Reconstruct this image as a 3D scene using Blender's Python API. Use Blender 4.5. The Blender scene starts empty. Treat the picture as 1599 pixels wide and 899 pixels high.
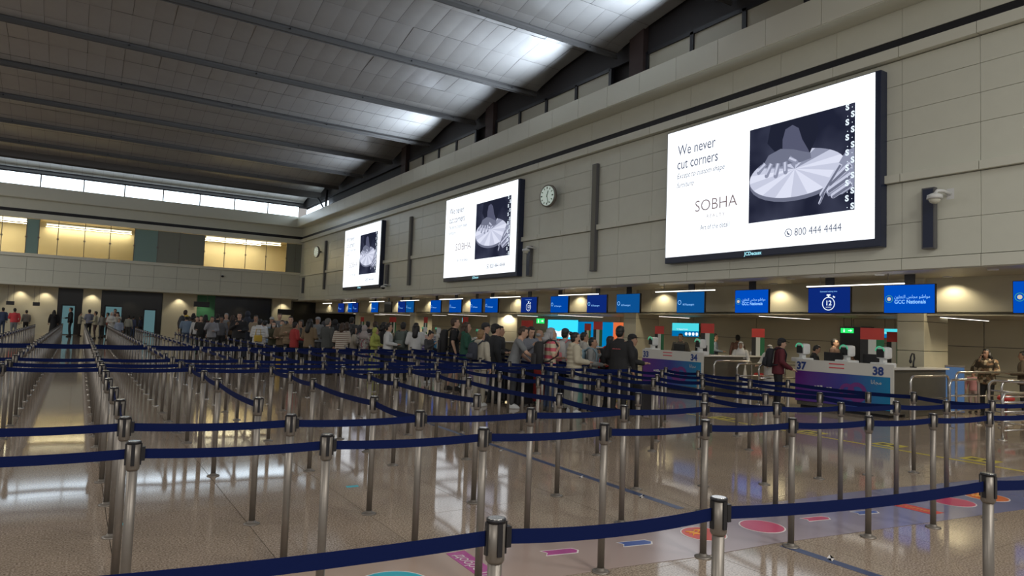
import bpy, bmesh, math, random
from mathutils import Vector, Matrix
random.seed(7)
rnd = random.random
PI = math.pi
S = bpy.context.scene
C = S.collection

# ------------------------------------------------------------------ camera
EYE = Vector((0.0, 0.0, 1.63))
CX, CY = 799.5, 449.5
ax = Vector((120 - CX, -(487 - CY), 0)); bx_ = Vector((2440 - CX, -(570 - CY), 0))
FPX = math.sqrt(-(ax.dot(bx_)))
Yc = Vector((ax.x, ax.y, -FPX)).normalized()
Xc = Vector((bx_.x, bx_.y, -FPX)).normalized()
Zc = Xc.cross(Yc)
R = Matrix((Xc, Yc, Zc))                      # camera axes expressed in the hall's axes
cam_d = bpy.data.cameras.new('camera'); cam = bpy.data.objects.new('camera', cam_d); C.objects.link(cam)
cam.matrix_world = Matrix.Translation(EYE) @ R.to_4x4()
cam_d.sensor_width = 36.0; cam_d.lens = FPX / 1599.0 * 36.0
cam_d.clip_start = 0.05; cam_d.clip_end = 500
S.camera = cam
S.view_settings.view_transform = 'Standard'; S.view_settings.look = 'None'
S.view_settings.exposure = 0.30; S.view_settings.gamma = 1.0
S.view_settings.use_curve_mapping = False

# ------------------------------------------------------------------ world: soft light of the rest of the hall
W = bpy.data.worlds.new('world'); S.world = W; W.use_nodes = True
W.node_tree.nodes['Background'].inputs[0].default_value = (0.92, 0.90, 0.88, 1)
W.node_tree.nodes['Background'].inputs[1].default_value = 0.33

def area(name, loc, size, power, col, rot=(0, 0, 0), sy=None):
    l = bpy.data.lights.new(name, 'AREA'); l.energy = power; l.color = col; l.size = size
    if sy: l.shape = 'RECTANGLE'; l.size_y = sy
    o = bpy.data.objects.new(name, l); o.location = loc; o.rotation_euler = rot; C.objects.link(o)
    return o
def spot(name, loc, power, col, ang=1.6, rot=(0, 0, 0), blend=.6, r=.05):
    l = bpy.data.lights.new(name, 'SPOT'); l.energy = power; l.color = col; l.spot_size = ang; l.spot_blend = blend
    l.shadow_soft_size = r
    o = bpy.data.objects.new(name, l); o.location = loc; o.rotation_euler = rot; C.objects.link(o)
    return o
WARM = (1.0, .86, .62)
# unseen fill lights added high up, behind and left of the camera
for (hx, hy, hp) in ((-9, -6, 620), (3, -7, 700), (10, -5, 450), (-13, 10, 620), (-13, 28, 620), (-12, 44, 560)):
    area('hall_fill_light', (hx, hy, 10.5), 3, hp * 1.06, (1, .97, .90))
# hidden cool lights added on the cornice to wash the roof vault ends
for (uy, p) in ((14.2, 190), (19.5, 170), (24.6, 60), (29.6, 170), (39.0, 60)):
    u_ = area('cornice_wash_light', (14.35, uy, 9.95), .9, p * 1.25, (.72, .84, 1.0), Vector((-.93, .12, .34)).to_track_quat('-Z', 'Y').to_euler())
    u_.data.spread = 2.5

# ------------------------------------------------------------------ materials
def mat(name, col, rough=.5, metal=0.0, emit=None, estr=0.0, noise=None, bump=0.0, spec=None, coat=0, alpha=None, trans=0):
    m = bpy.data.materials.new(name); m.use_nodes = True; nt = m.node_tree; b = nt.nodes['Principled BSDF']
    b.inputs['Base Color'].default_value = (*col, 1); b.inputs['Roughness'].default_value = rough
    b.inputs['Metallic'].default_value = metal
    if spec is not None: b.inputs['Specular IOR Level'].default_value = spec
    if coat: b.inputs['Coat Weight'].default_value = coat
    if trans: b.inputs['Transmission Weight'].default_value = trans
    if emit: b.inputs['Emission Color'].default_value = (*emit, 1); b.inputs['Emission Strength'].default_value = estr
    if noise or bump:
        sc, amt = noise if noise else (20, 0)
        tc = nt.nodes.new('ShaderNodeTexCoord'); n = nt.nodes.new('ShaderNodeTexNoise')
        n.inputs['Scale'].default_value = sc; n.inputs['Detail'].default_value = 4
        nt.links.new(tc.outputs['Object'], n.inputs['Vector'])
        if amt:
            r = nt.nodes.new('ShaderNodeMix'); r.data_type = 'RGBA'
            r.inputs['A'].default_value = (*[c * (1 - amt) for c in col], 1)
            r.inputs['B'].default_value = (*[min(1, c * (1 + amt)) for c in col], 1)
            nt.links.new(n.outputs['Fac'], r.inputs['Factor']); nt.links.new(r.outputs['Result'], b.inputs['Base Color'])
        if bump:
            bp = nt.nodes.new('ShaderNodeBump'); bp.inputs['Strength'].default_value = bump; bp.inputs['Distance'].default_value = .01
            nt.links.new(n.outputs['Fac'], bp.inputs['Height']); nt.links.new(bp.outputs['Normal'], b.inputs['Normal'])
    return m
def emat(name, col, s): return mat(name, (0, 0, 0), .6, 0, col, s, spec=0)

def terrazzo():
    m = bpy.data.materials.new('polished_terrazzo'); m.use_nodes = True; nt = m.node_tree; b = nt.nodes['Principled BSDF']
    g = nt.nodes.new('ShaderNodeNewGeometry')
    v = nt.nodes.new('ShaderNodeTexNoise'); v.inputs['Scale'].default_value = 78; v.inputs['Detail'].default_value = 3
    w = nt.nodes.new('ShaderNodeTexNoise'); w.inputs['Scale'].default_value = .6; w.inputs['Detail'].default_value = 3
    nt.links.new(g.outputs['Position'], v.inputs['Vector']); nt.links.new(g.outputs['Position'], w.inputs['Vector'])
    r = nt.nodes.new('ShaderNodeValToRGB'); e = r.color_ramp.elements
    e[0].position = .33; e[0].color = (.19, .145, .11, 1); e[1].position = .68; e[1].color = (.57, .47, .38, 1)
    k = e.new(.5); k.color = (.385, .30, .23, 1)
    nt.links.new(v.outputs['Fac'], r.inputs['Fac'])
    mx = nt.nodes.new('ShaderNodeMix'); mx.data_type = 'RGBA'; mx.blend_type = 'MULTIPLY'; mx.inputs['Factor'].default_value = .35
    nt.links.new(r.outputs['Color'], mx.inputs['A']); nt.links.new(w.outputs['Fac'], mx.inputs['B'])
    nt.links.new(mx.outputs['Result'], b.inputs['Base Color'])
    b.inputs['Roughness'].default_value = .07; b.inputs['Specular IOR Level'].default_value = .38
    return m
M = {}
M['floor'] = terrazzo()
M['joint'] = mat('dark_grout', (.06, .05, .04), .6)
M['panel'] = mat('cream_wall_panel', (.65, .655, .56), .36, noise=(3, .04))
M['panel_back'] = mat('panel_joint_backing', (.2, .195, .165), .8)
M['ledge'] = mat('cream_ledge', (.67, .67, .575), .4)
M['black'] = mat('black_metal', (.012, .012, .016), .45)
M['vault'] = mat('satin_ceiling_metal', (.34, .33, .315), .40, .3, noise=(1.3, .12), bump=.25)
M['rail'] = mat('vault_lip_shade', (.09, .087, .083), .6, .2)  # dark colour paints the shade of the gap behind each lip
M['vaultb'] = mat('ceiling_backing', (.13, .125, .12), .7)
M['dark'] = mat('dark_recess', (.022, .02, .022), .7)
M['brown'] = mat('brown_recess', (.05, .032, .03), .7)
M['steel'] = mat('brushed_steel', (.215, .192, .168), .42, .55, noise=(40, .08))
M['steel_b'] = mat('polished_steel', (.62, .60, .57), .22, .95)
M['plastic'] = mat('black_plastic', (.012, .012, .015), .35)
M['belt'] = mat('navy_webbing', (.005, .011, .062), .8, noise=(300, .1), spec=.08)
M['white_p'] = mat('white_plastic', (.72, .73, .72), .35)
M['beige_in'] = mat('beige_inner_panel', (.56, .53, .40), .45, noise=(2, .04))
M['soffit'] = mat('soffit_paint', (.42, .40, .32), .5)
M['lamp'] = emat('lamp_white', (1, .95, .85), 3)
M['lampw'] = emat('lamp_warm', (1, .88, .66), 1.7)
M['clear'] = emat('daylight_glazing', (.74, .88, 1.0), 3.6)
M['signblue'] = emat('screen_blue', (.0, .08, .56), .74); M['signblue2'] = emat('screen_mid_blue', (.0, .065, .40), .74)
M['signdark'] = emat('screen_navy', (.004, .022, .18), .8)
M['signteal'] = emat('screen_dull_blue', (.004, .085, .30), .75)
M['signtext'] = emat('screen_text', (.25, .55, 1), 1.0)
M['signwhite'] = emat('screen_text_white', (.8, .9, 1), .9)
M['ad_white'] = emat('advert_white', (.90, .95, 1.0), 1.2)
M['ad_grey'] = emat('advert_grey_ink', (.09, .10, .15), .9)
M['ad_pink'] = emat('advert_bronze_ink', (.20, .15, .155), .9)
M['bezel'] = mat('screen_bezel', (.012, .02, .055), .35)

# ------------------------------------------------------------------ helpers
def link(name, me, m=None, parent=None, loc=None, rot=None, kind=None, smooth=False):
    o = bpy.data.objects.new(name, me); C.objects.link(o)
    if m is not None and me is not None and not me.materials:
        for k in (m if isinstance(m, (list, tuple)) else [m]): me.materials.append(k)
    if parent: o.parent = parent
    if loc is not None: o.location = loc
    if rot is not None: o.rotation_euler = rot
    if kind: o['kind'] = kind
    if smooth and me is not None:
        me.polygons.foreach_set('use_smooth', [True] * len(me.polygons))
    return o
def mesh(bm, name='m', smooth=False):
    bmesh.ops.recalc_face_normals(bm, faces=bm.faces[:])
    me = bpy.data.meshes.new(name); bm.to_mesh(me); bm.free()
    if smooth: me.polygons.foreach_set('use_smooth', [True] * len(me.polygons))
    return me
def quick(name, bm, m, parent=None, smooth=False, **k): return link(name, mesh(bm, name, smooth), m, parent, **k)
def box(bm, x0, x1, y0, y1, z0, z1, mi=0, bev=0):
    v = [bm.verts.new((x, y, z)) for x in (x0, x1) for y in (y0, y1) for z in (z0, z1)]
    fs = []
    for q in ((0, 1, 3, 2), (4, 6, 7, 5), (0, 4, 5, 1), (2, 3, 7, 6), (0, 2, 6, 4), (1, 5, 7, 3)):
        f = bm.faces.new([v[i] for i in q]); f.material_index = mi; fs.append(f)
    if bev:
        es = {e for f in fs for e in f.edges}
        bmesh.ops.bevel(bm, geom=list(es), offset=bev, segments=2, affect='EDGES', profile=.6)
def nb(): return bmesh.new()
def bxm(x0, x1, y0, y1, z0, z1, bev=0):
    bm = nb(); box(bm, x0, x1, y0, y1, z0, z1, 0, bev); return bm
def ringloft(bm, rings, cap=True, mi=0):
    """rings: lists of points with the same count"""
    vs = [[bm.verts.new(p) for p in r] for r in rings]; n = len(vs[0])
    for a, b in zip(vs, vs[1:]):
        for i in range(n):
            f = bm.faces.new((a[i], a[(i + 1) % n], b[(i + 1) % n], b[i])); f.material_index = mi; f.smooth = True
    if cap:
        f = bm.faces.new(vs[0][::-1]); f.material_index = mi
        f = bm.faces.new(vs[-1]); f.material_index = mi
def lathe(bm, prof, n=16, c=(0, 0), mi=0):
    ringloft(bm, [[(c[0] + r * math.cos(2 * PI * i / n), c[1] + r * math.sin(2 * PI * i / n), z) for i in range(n)] for r, z in prof], True, mi)
def tube(bm, pts, rad, n=8, mi=0):
    pts = [Vector(p) for p in pts]
    if not isinstance(rad, (list, tuple)): rad = [rad] * len(pts)
    rings = []; up = None
    for i, p in enumerate(pts):
        d = (pts[min(i + 1, len(pts) - 1)] - pts[max(i - 1, 0)]).normalized()
        if up is None:
            up = d.orthogonal().normalized()
        u = (up - d * up.dot(d)).normalized(); up = u; w = d.cross(u)
        rings.append([p + (u * math.cos(2 * PI * k / n) + w * math.sin(2 * PI * k / n)) * rad[i] for k in range(n)])
    ringloft(bm, rings, True, mi)
def capsule(bm, a, b, ra, rb, n=10, mi=0):
    a = Vector(a); b = Vector(b); d = (b - a).normalized()
    tube(bm, [a - d * ra * .95, a - d * ra * .6, a, b, b + d * rb * .6, b + d * rb * .95], [ra * .3, ra * .8, ra, rb, rb * .8, rb * .3], n, mi)
def ellip(bm, c, r, rx=0, seg=14, rg=9, mi=0):
    m = Matrix.Translation(c) @ Matrix.Rotation(rx, 4, 'X') @ Matrix.Diagonal((*r, 1))
    rings = []
    for j in range(rg + 1):
        t = -PI / 2 + PI * (j + .35) / (rg + .7)
        rings.append([m @ Vector((math.cos(t) * math.cos(2 * PI * k / seg), math.cos(t) * math.sin(2 * PI * k / seg), math.sin(t))) for k in range(seg)])
    ringloft(bm, rings, True, mi)
def poly(bm, pts, mi=0):
    f = bm.faces.new([bm.verts.new(p) for p in pts]); f.material_index = mi; return f
def thing(name, label, cat, loc=(0, 0, 0), rz=0.0, group=None):
    o = bpy.data.objects.new(name, None); C.objects.link(o); o.empty_display_size = .2
    o.location = loc; o.rotation_euler = (0, 0, rz); o['label'] = label; o['category'] = cat
    if group: o['group'] = group
    return o
def tag(o, label, cat, group=None):
    o['label'] = label; o['category'] = cat
    if group: o['group'] = group
    return o
def struct(name, loc=(0, 0, 0)):
    o = bpy.data.objects.new(name, None); C.objects.link(o); o.location = loc; o['kind'] = 'structure'
    return o
_tc = {}
def text_mesh(body, size, xs=1.0, shear=0, align='LEFT', bold=0.0):
    key = (body, size, xs, shear, align, bold)
    if key in _tc: return _tc[key]
    c = bpy.data.curves.new('txt', 'FONT'); c.body = body; c.size = size; c.shear = shear; c.align_x = align; c.offset = bold
    c.resolution_u = 3
    o = bpy.data.objects.new('txt', c); C.objects.link(o)
    bpy.context.view_layer.update()
    me = bpy.data.meshes.new_from_object(o.evaluated_get(bpy.context.evaluated_depsgraph_get()))
    bpy.data.objects.remove(o); bpy.data.curves.remove(c)
    me.transform(Matrix.Diagonal((xs, 1, 1, 1))); me.materials.clear(); _tc[key] = me
    return me
def text_on(name, body, size, origin, m, parent, xs=1.0, shear=0, align='LEFT', bold=0, face='-X', rz=0):
    me = text_mesh(body, size, xs, shear, align, bold).copy()
    if face == '-X': B = Matrix(((0, 0, -1), (-1, 0, 0), (0, 1, 0)))
    elif face == 'Z': B = Matrix.Rotation(rz, 3, 'Z')
    else: B = Matrix(((1, 0, 0), (0, 0, -1), (0, 1, 0)))     # faces -Y
    me.transform(B.to_4x4())
    o = link(name, me, m, parent, loc=origin)
    return o
# pre-shaped Arabic (contextual forms, reversed for left-to-right drawing)
AR = {'م': (0xFEE1, 1), 'و': (0xFEED, 0), 'ا': (0xFE8D, 0), 'ط': (0xFEC1, 1), 'ن': (0xFEE5, 1), 'ج': (0xFE9D, 1), 'ل': (0xFEDD, 1),
      'س': (0xFEB1, 1), 'ت': (0xFE95, 1), 'ع': (0xFEC9, 1), 'ر': (0xFEAD, 0), 'د': (0xFEA9, 0), 'ب': (0xFE8F, 1), 'ي': (0xFEF1, 1)}
def arabic(s):
    out = []
    for w in s.split(' '):
        g = []
        for i, ch in enumerate(w):
            base, dual = AR[ch]; prev = i > 0 and AR[w[i - 1]][1]; nxt = dual and i < len(w) - 1
            off = (3 if nxt else 1) if prev else (2 if nxt else 0)
            g.append(chr(base + off))
        out.append(''.join(g))
    return ' '.join(out)[::-1]
def ray(px, py):
    return R @ Vector((px - CX, -(py - CY), -FPX))
def at_z(px, py, z):
    d = ray(px, py); return EYE + d * ((z - EYE.z) / d.z)
def horizon(px): return 487 + (px - 120) * (83 / 2320)

XW = 15.0      # face of the long right-hand wall
YF = 55.0      # face of the far wall
ZS = 3.18      # underside of the wall above the counters

# ================================================================== FLOOR
fl = struct('floor')
quick('sub_floor', bxm(-24, 26, -4, 62, -.12, -.006), M['joint'], fl)
T = .945; ox = .30; oy = .62
tile = mesh(bxm(.0025, T - .0025, .0025, T - .0025, -.005, 0.0), 'floor_tile')
tile.materials.append(M['floor'])
cells = []
for i in range(-10, 28):
    for j in range(-4, 66):
        x = ox + i * T; y = oy + j * T
        if x > 25 or y > 61: continue
        c = Vector((x + T / 2, y + T / 2, 0)) - EYE; q = R.transposed() @ c
        vis = q.z < -.3 and abs(q.x / -q.z) < .86 and (q.y / -q.z) > -.52
        cells.append((c.length if vis else 999, x, y))
cells.sort()
for d, x, y in cells[:280]: link('floor_tile', tile, None, fl, loc=(x, y, 0))
bm = nb()
for d, x, y in cells[280:]:
    g = .0025; poly(bm, [(x + g, y + g, 0), (x + T - g, y + g, 0), (x + T - g, y + T - g, 0), (x + g, y + T - g, 0)])
for (x0, x1, y0, y1) in ((-24, ox - 10 * T, -4, 61), (ox - 10 * T, 26, -4, oy - 4 * T)):
    poly(bm, [(x0, y0, 0), (x1, y0, 0), (x1, y1, 0), (x0, y1, 0)])
quick('tile_field', bm, M['floor'], fl, kind='stuff')

# ------------------------------------------------------------------ floor graphics
def deco(name, pts, m, z, label=None, cat='floor sticker', group=None, parent=None):
    bm = nb(); n = len(pts)
    lo = [bm.verts.new((x, y, z - .001)) for x, y in pts]; hi = [bm.verts.new((x, y, z)) for x, y in pts]
    bm.faces.new(hi); bm.faces.new(lo[::-1])
    for i in range(n): bm.faces.new((lo[i], lo[(i + 1) % n], hi[(i + 1) % n], hi[i]))
    o = quick(name, bm, m, parent)
    if label: tag(o, label, cat, group)
    return o
def vinyl_grad():
    m = mat('walkway_vinyl', (.4, .32, .3), .16); nt = m.node_tree
    g = nt.nodes.new('ShaderNodeNewGeometry'); sp = nt.nodes.new('ShaderNodeSeparateXYZ'); r = nt.nodes.new('ShaderNodeValToRGB')
    mr = nt.nodes.new('ShaderNodeMapRange'); mr.inputs['From Min'].default_value = 1.5; mr.inputs['From Max'].default_value = 8.5
    e = r.color_ramp.elements; e[0].color = (.42, .31, .24, 1); e[1].color = (.14, .16, .29, 1)
    k = e.new(.42); k.color = (.33, .26, .27, 1); k = e.new(.68); k.color = (.25, .23, .31, 1)
    nt.links.new(g.outputs['Position'], sp.inputs[0]); nt.links.new(sp.outputs['X'], mr.inputs['Value'])
    nt.links.new(mr.outputs['Result'], r.inputs['Fac']); nt.links.new(r.outputs['Color'], nt.nodes['Principled BSDF'].inputs['Base Color'])
    return m
deco('walkway_vinyl', [(0, 3.93), (3.24, 3.58), (3.98, 3.47), (4.73, 3.42), (5.8, 3.27), (8.08, 2.96), (13, 2.3), (13, 3.25), (10.17, 3.72), (7.26, 4.15), (4.23, 4.40), (2.35, 4.50), (0, 4.75)],
     vinyl_grad(), .0025, 'long pale vinyl walkway strip with printed shapes across the tiled floor', 'walkway')
M['red'] = mat('sticker_red', (.60, .055, .035), .3); M['pink'] = mat('sticker_crimson', (.50, .045, .12), .3)
M['orange'] = mat('sticker_orange', (.62, .14, .03), .3); M['teal'] = mat('sticker_teal', (.03, .42, .52), .3, noise=(8, .3))
M['mag'] = mat('sticker_magenta', (.40, .06, .26), .3); M['sblue'] = mat('sticker_blue', (.05, .10, .34), .3)
M['swhite'] = mat('sticker_white', (.72, .68, .66), .35); M['yel'] = mat('sticker_yellow', (.52, .42, .03), .35)
M['gold'] = mat('sticker_gold', (.75, .38, .08), .35)
def circ(x, y, r, n=36): return [(x + r * math.cos(2 * PI * i / n), y + r * math.sin(2 * PI * i / n)) for i in range(n)]
def disc(x, y, r, m, label, deco_m=None, deco_fn=None):
    t = thing('floor_disc', label, 'floor sticker', (x, y, 0.003))
    deco('rim', circ(0, 0, r + .012), M['swhite'], .001, parent=t)
    deco('disc', circ(0, 0, r), m, .0022, parent=t)
    if deco_fn: deco_fn(t)
    return t
def squiggle(t):
    bm = nb()
    for k in (-1, 0, 1):
        pts = [(-.11 + .03 * i + k * .01, .02 * math.sin(i * 1.9 + k) + k * .035 + .05, .004) for i in range(6)]
        tube(bm, pts, .006, 4)
    quick('wave_print', bm, M['gold'], t)
disc(4.42, 3.85, .175, M['red'], 'bright red round floor sticker with a wavy orange motif and white rim', deco_fn=squiggle)
disc(5.06, 3.77, .18, M['pink'], 'plain crimson round floor sticker with pale rim beside the red one')
disc(7.70, 3.45, .20, M['pink'], 'crimson round floor sticker far right on the walkway beside the orange one')
disc(8.31, 3.39, .20, M['orange'], 'orange round floor sticker at the far right end of the walkway', deco_fn=squiggle)
disc(1.76, 3.985, .235, M['teal'], 'teal round floor sticker with pale rim cut by the bottom edge')
def dash(x, y, m, label, L=.27, w=.09, a=-.19):
    ca, sa = math.cos(a), math.sin(a); P = lambda u, v: (u * ca - v * sa, u * sa + v * ca)
    sh = [(-L / 2, -w / 2), (L / 2 - .03, -w / 2), (L / 2, 0), (L / 2 - .03, w / 2), (-L / 2, w / 2), (-L / 2 + .03, 0)]
    t = thing('floor_dash', label, 'floor sticker', (x, y, .003))
    deco('rim', [P(u * 1.09, v * 1.25) for u, v in sh], M['swhite'], .001, parent=t)
    deco('arrow', [P(u, v) for u, v in sh], m, .0022, parent=t)
dash(3.09, 4.02, M['mag'], 'magenta arrow-ended dash sticker on the pale walkway')
dash(3.74, 3.92, M['sblue'], 'blue arrow-ended dash sticker left of the red disc')
dash(5.74, 3.70, M['pink'], 'small pinkish red dash sticker right of the crimson disc')
dash(6.40, 3.62, M['sblue'], 'small blue dash sticker on the bluish part of the walkway')
t = thing('text_ribbon', 'magenta ribbon sticker with white Cyrillic lettering at the bottom', 'floor sticker', (0, 0, .003))
deco('ribbon', [(2.32, 4.36), (2.47, 4.36), (2.43, 3.25), (2.28, 3.25)], M['mag'], .0012, parent=t)
text_on('lettering', 'добро пожаловать', .115, (2.35, 4.30, .003), M['swhite'], t, face='Z', rz=-PI / 2 - .04)
t = thing('text_ribbon', 'red ribbon sticker with orange lettering lying across the blue walkway', 'floor sticker', (0, 0, .003))
deco('ribbon', [(6.93, 3.86), (7.12, 3.84), (7.12, 3.26), (6.93, 3.28)], M['red'], .0012, parent=t)
text_on('lettering', 'welcome', .13, (6.99, 3.82, .003), M['gold'], t, face='Z', rz=-PI / 2)
for k, (x, y, r) in enumerate(((8.75, 3.55, .07),)): 
    tag(deco('floor_patch', circ(x, y, r), M['red'], .004), 'small red sticker scrap at the right end of the walkway', 'floor sticker')
# long tape lines
t = thing('floor_tape', 'dark blue tape line with small white arrows running away across the floor', 'floor tape')
M['tape'] = mat('tape_navy', (.035, .055, .13), .35)
deco('tape', [(4.98, 10.5), (5.06, 10.5), (4.90, 4.50), (4.81, 4.50)], M['tape'], .0012, parent=t)
deco('tape', [(4.73, 3.36), (4.82, 3.36), (4.82, 1.9), (4.73, 1.9)], M['tape'], .0012, parent=t)
for yy in (2.95, 4.95, 5.9, 7.6): deco('arrow_mark', [(4.77, yy), (4.85, yy + .03), (4.80, yy + .06), (4.90, yy + .1), (4.80, yy + .13)][:4], M['swhite'], .0025, parent=t)
t = thing('floor_tape', 'long yellow waiting line with yellow footprints patches in front of the counters', 'floor tape')
deco('tape', [(10.66, 12.5), (10.73, 12.5), (10.50, 3.0), (10.42, 3.0)], M['yel'], .0012, parent=t)
for yy in (12.0, 9.0, 7.1, 5.78, 4.5):
    deco('patch', [(10.68, yy - .22), (11.02, yy - .22), (11.05, yy + .20), (10.70, yy + .22)], M['yel'], .0012, parent=t)
    deco('footprint', [(10.78, yy - .14), (10.94, yy - .14), (10.94, yy - .02), (10.78, yy - .04)], M['joint'], .002, parent=t)
    deco('footprint', [(10.78, yy + .04), (10.94, yy + .02), (10.94, yy + .14), (10.78, yy + .14)], M['joint'], .002, parent=t)
for (x, y, l) in ((2.40, 6.55, 'small light blue sticker beside the joint between the third and fourth posts'), (.36, 6.1, 'small light blue sticker behind the left row of posts'), (5.42, 3.55, 'tiny brown scrap lying on the pale walkway')):
    o = deco('floor_scrap', [(x - .06, y - .03), (x + .06, y - .04), (x + .07, y + .03), (x - .05, y + .04)] if 'brown' not in l else circ(x, y, .02, 8), M['teal'] if 'blue' in l else M['joint'], .001)
    tag(o, l, 'sticker')

# ================================================================== RIGHT WALL
wr = struct('wall_right')
quick('backing', bxm(XW + .03, XW + .10, -4, YF + .5, ZS, 9.1), M['panel_back'], wr)
courses = [(3.43, 4.19), (4.19, 5.09), (5.29, 6.08), (6.08, 6.68), (6.68, 7.28), (7.28, 7.84), (8.34, 9.0)]
PW = 1.532; PY0 = 6.17 - PW * 4
pm = {}
for (a, b) in courses:
    m_ = mesh(bxm(-.03, .035, .004, PW - .004, .004, b - a - .004, .003), 'wall_panel'); m_.materials.append(M['panel']); pm[a] = m_
npan = int((YF - PY0) / PW) + 1
for k in range(npan):
    y = PY0 + k * PW
    if y + PW > YF + .9: continue
    for (a, b) in courses: link('wall_panel', pm[a], None, wr, loc=(XW + .005 * (rnd() - .5) + .0, y, a))
def strip(name, x0, x1, z0, z1, m, parent, seg=PW, y0=PY0, y1=YF):
    me = mesh(bxm(x0, x1, .006, seg - .006, z0, z1, .006), name); me.materials.append(m)
    y = y0
    while y < y1 - .1:
        link(name, me, None, parent, loc=(0, y, 0)); y += seg
strip('ledge', XW - .13, XW + .03, 5.10, 5.28, M['ledge'], wr)
strip('sill_trim', XW - .05, XW + .05, ZS, 3.42, M['ledge'], wr)
strip('ledge', XW - .20, XW + .03, 7.86, 8.10, M['ledge'], wr)
quick('black_strip', bxm(XW - .01, XW + .03, -3, YF, 8.10, 8.35), M['black'], wr)  # black metal strip above the upper ledge
strip('cornice_panel', 14.32, 14.40, 9.02, 9.72, M['ledge'], wr)
quick('cornice_soffit', bxm(14.36, XW + .1, -3, YF, 9.0, 9.03), M['panel'], wr)
quick('cornice_top', bxm(14.38, XW + .3, -3, YF, 9.66, 9.70), M['panel'], wr)
quick('recess_shade_sheet', bxm(XW + .12, XW + .2, -3, YF + .5, 10.74, 12.6), M['dark'], wr)  # dark sheet added for the unlit recess above the window frames
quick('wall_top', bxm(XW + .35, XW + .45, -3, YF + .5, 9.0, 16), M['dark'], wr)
# clerestory lights over the cornice
cw = struct('window_1')
y = 4.0
bays = []
for c0 in (7.2, 16.6, 26.0):
    bays.append((c0 + 1.0, c0 + 9.4))
for (a, b) in bays:
    n = 4; w = (b - a - .8) / n
    quick('frame', bxm(XW + .02, XW + .14, a, b - .8, 10.62, 10.74), M['black'], cw)
    for k in range(n + 1): quick('mullion', bxm(XW + .02, XW + .14, a + k * w - .07, a + k * w + .07, 9.66, 10.7), M['black'], cw)
    for k in range(n): quick('pane', bxm(XW + .08, XW + .10, a + k * w + .07, a + (k + 1) * w - .07, 9.7, 10.62), M['soffit'], cw)
    quick('pier', bxm(XW - .1, XW + .3, b - .75, b - .1, 9.66, 12), M['brown'], cw)

# ================================================================== SOFFIT + COUNTER HALL STRUCTURE
cs = struct('ceiling_2')
quick('soffit_board', bxm(XW - .02, 17.15, -3, YF + 6, ZS - .02, ZS + .06), M['soffit'], cs)
quick('inner_ceiling', bxm(17.05, 24, -3, YF + 6, 2.30, 2.36), M['soffit'], cs)
wb = struct('wall_counter_back')
strip('bulkhead_panel', 17.05, 17.15, 2.27, ZS, M['beige_in'], wb, seg=4.6, y0=-1, y1=YF + 6)
colY = [(-1.4, -.8), (8.20, 8.83), (18.05, 18.7), (27.6, 28.3), (37.0, 37.7), (46.5, 47.2)]
for (a, b) in colY:
    t = struct('trim_%d' % (colY.index((a, b)) + 1))
    for (z0, z1) in ((0, .72), (.72, 1.42), (1.42, 2.12), (2.12, ZS)):
        quick('column_panel', bxm(16.95, 18.1, a, b, z0 + .006, z1 - .006, .01), M['beige_in'], t)
    quick('column_core', bxm(16.98, 18.07, a + .03, b - .03, 0, ZS), M['panel_back'], t)
bk = struct('wall_back_of_counters')
for k in range(17):
    for z in (0, .78, 1.56):
        quick('back_panel', bxm(21.0, 21.06, -2.5 + k * 3.7 + .01, 1.2 + k * 3.7 - .01, z + .008, z + .77), M['beige_in'], bk)
quick('back_core', bxm(21.05, 21.2, -4, YF + 6, 0, 2.4), M['panel_back'], bk)
# downlights in the soffit; linear pendants
dlm = nb(); lathe(dlm, [(.085, -.012), (.10, -.012), (.10, .02), (.085, .02)], 14); dlr = mesh(dlm, 'rim'); dlr.materials.append(M['white_p'])
dl2 = nb(); lathe(dl2, [(.084, 0), (.084, .012)], 14); dlf = mesh(dl2, 'lens'); dlf.materials.append(M['lamp'])
def downlight(x, y, z, label, group, light=0, ang=1.7):
    t = thing('downlight', label, 'ceiling light', (x, y, z), 0, group)
    link('rim', dlr, None, t); link('lens', dlf, None, t)
    if light: spot('downlight_beam', (x, y, z - .05), light, WARM, ang)
for k in range(24):
    y = 1.6 + k * 2.3
    downlight(15.55, y, ZS - .03, 'round recessed downlight in the soffit edge above the blue screens', 'soffit downlights outer row')
    if k % 2 == 0:
        downlight(16.75, y + 1.4, ZS - .03, 'round recessed downlight close to the beige bulkhead washing it', 'soffit downlights inner row', 34, 2.4)
for k in range(13):
    y = 2.0 + k * 4.2
    downlight(17.6, y + .3, 2.29, 'bright round downlight in the low ceiling behind the counters', 'low ceiling downlights', 85 if k < 8 else 45, 2.7)
for k in range(10):
    y = 3.0 + k * 5.2
    t = thing('linear_light', 'thin linear ceiling light in the low ceiling behind the counters', 'ceiling light', (19.0, y, 2.275), 0, 'low ceiling linear lights')
    quick('housing', bxm(-1.3, 1.3, -.035, .035, -.02, .02), M['white_p'], t); quick('diffuser', bxm(-1.28, 1.28, -.02, .02, -.026, -.019), M['lamp'], t)
for k, (a, b) in enumerate(((7.87, 10.25), (13.17, 15.53), (18.35, 20.65), (23.35, 25.72), (28.3, 30.7), (33.2, 35.6), (38.1, 40.5), (43, 45.4), (48, 50))):
    t = thing('linear_pendant', 'thin white linear light tube hanging under the soffit edge in front of the screens', 'ceiling light', (15.4, (a + b) / 2, 2.92), 0, 'linear lights along the soffit')
    L = (b - a) / 2
    quick('tube', bxm(-.02, .02, -L, L, -.011, .011), M['lamp'], t)
    for s in (-.7, .7): quick('rod', bxm(-.006, .006, s * L - .006, s * L + .006, .02, ZS - 2.94), M['steel'], t)

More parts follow.
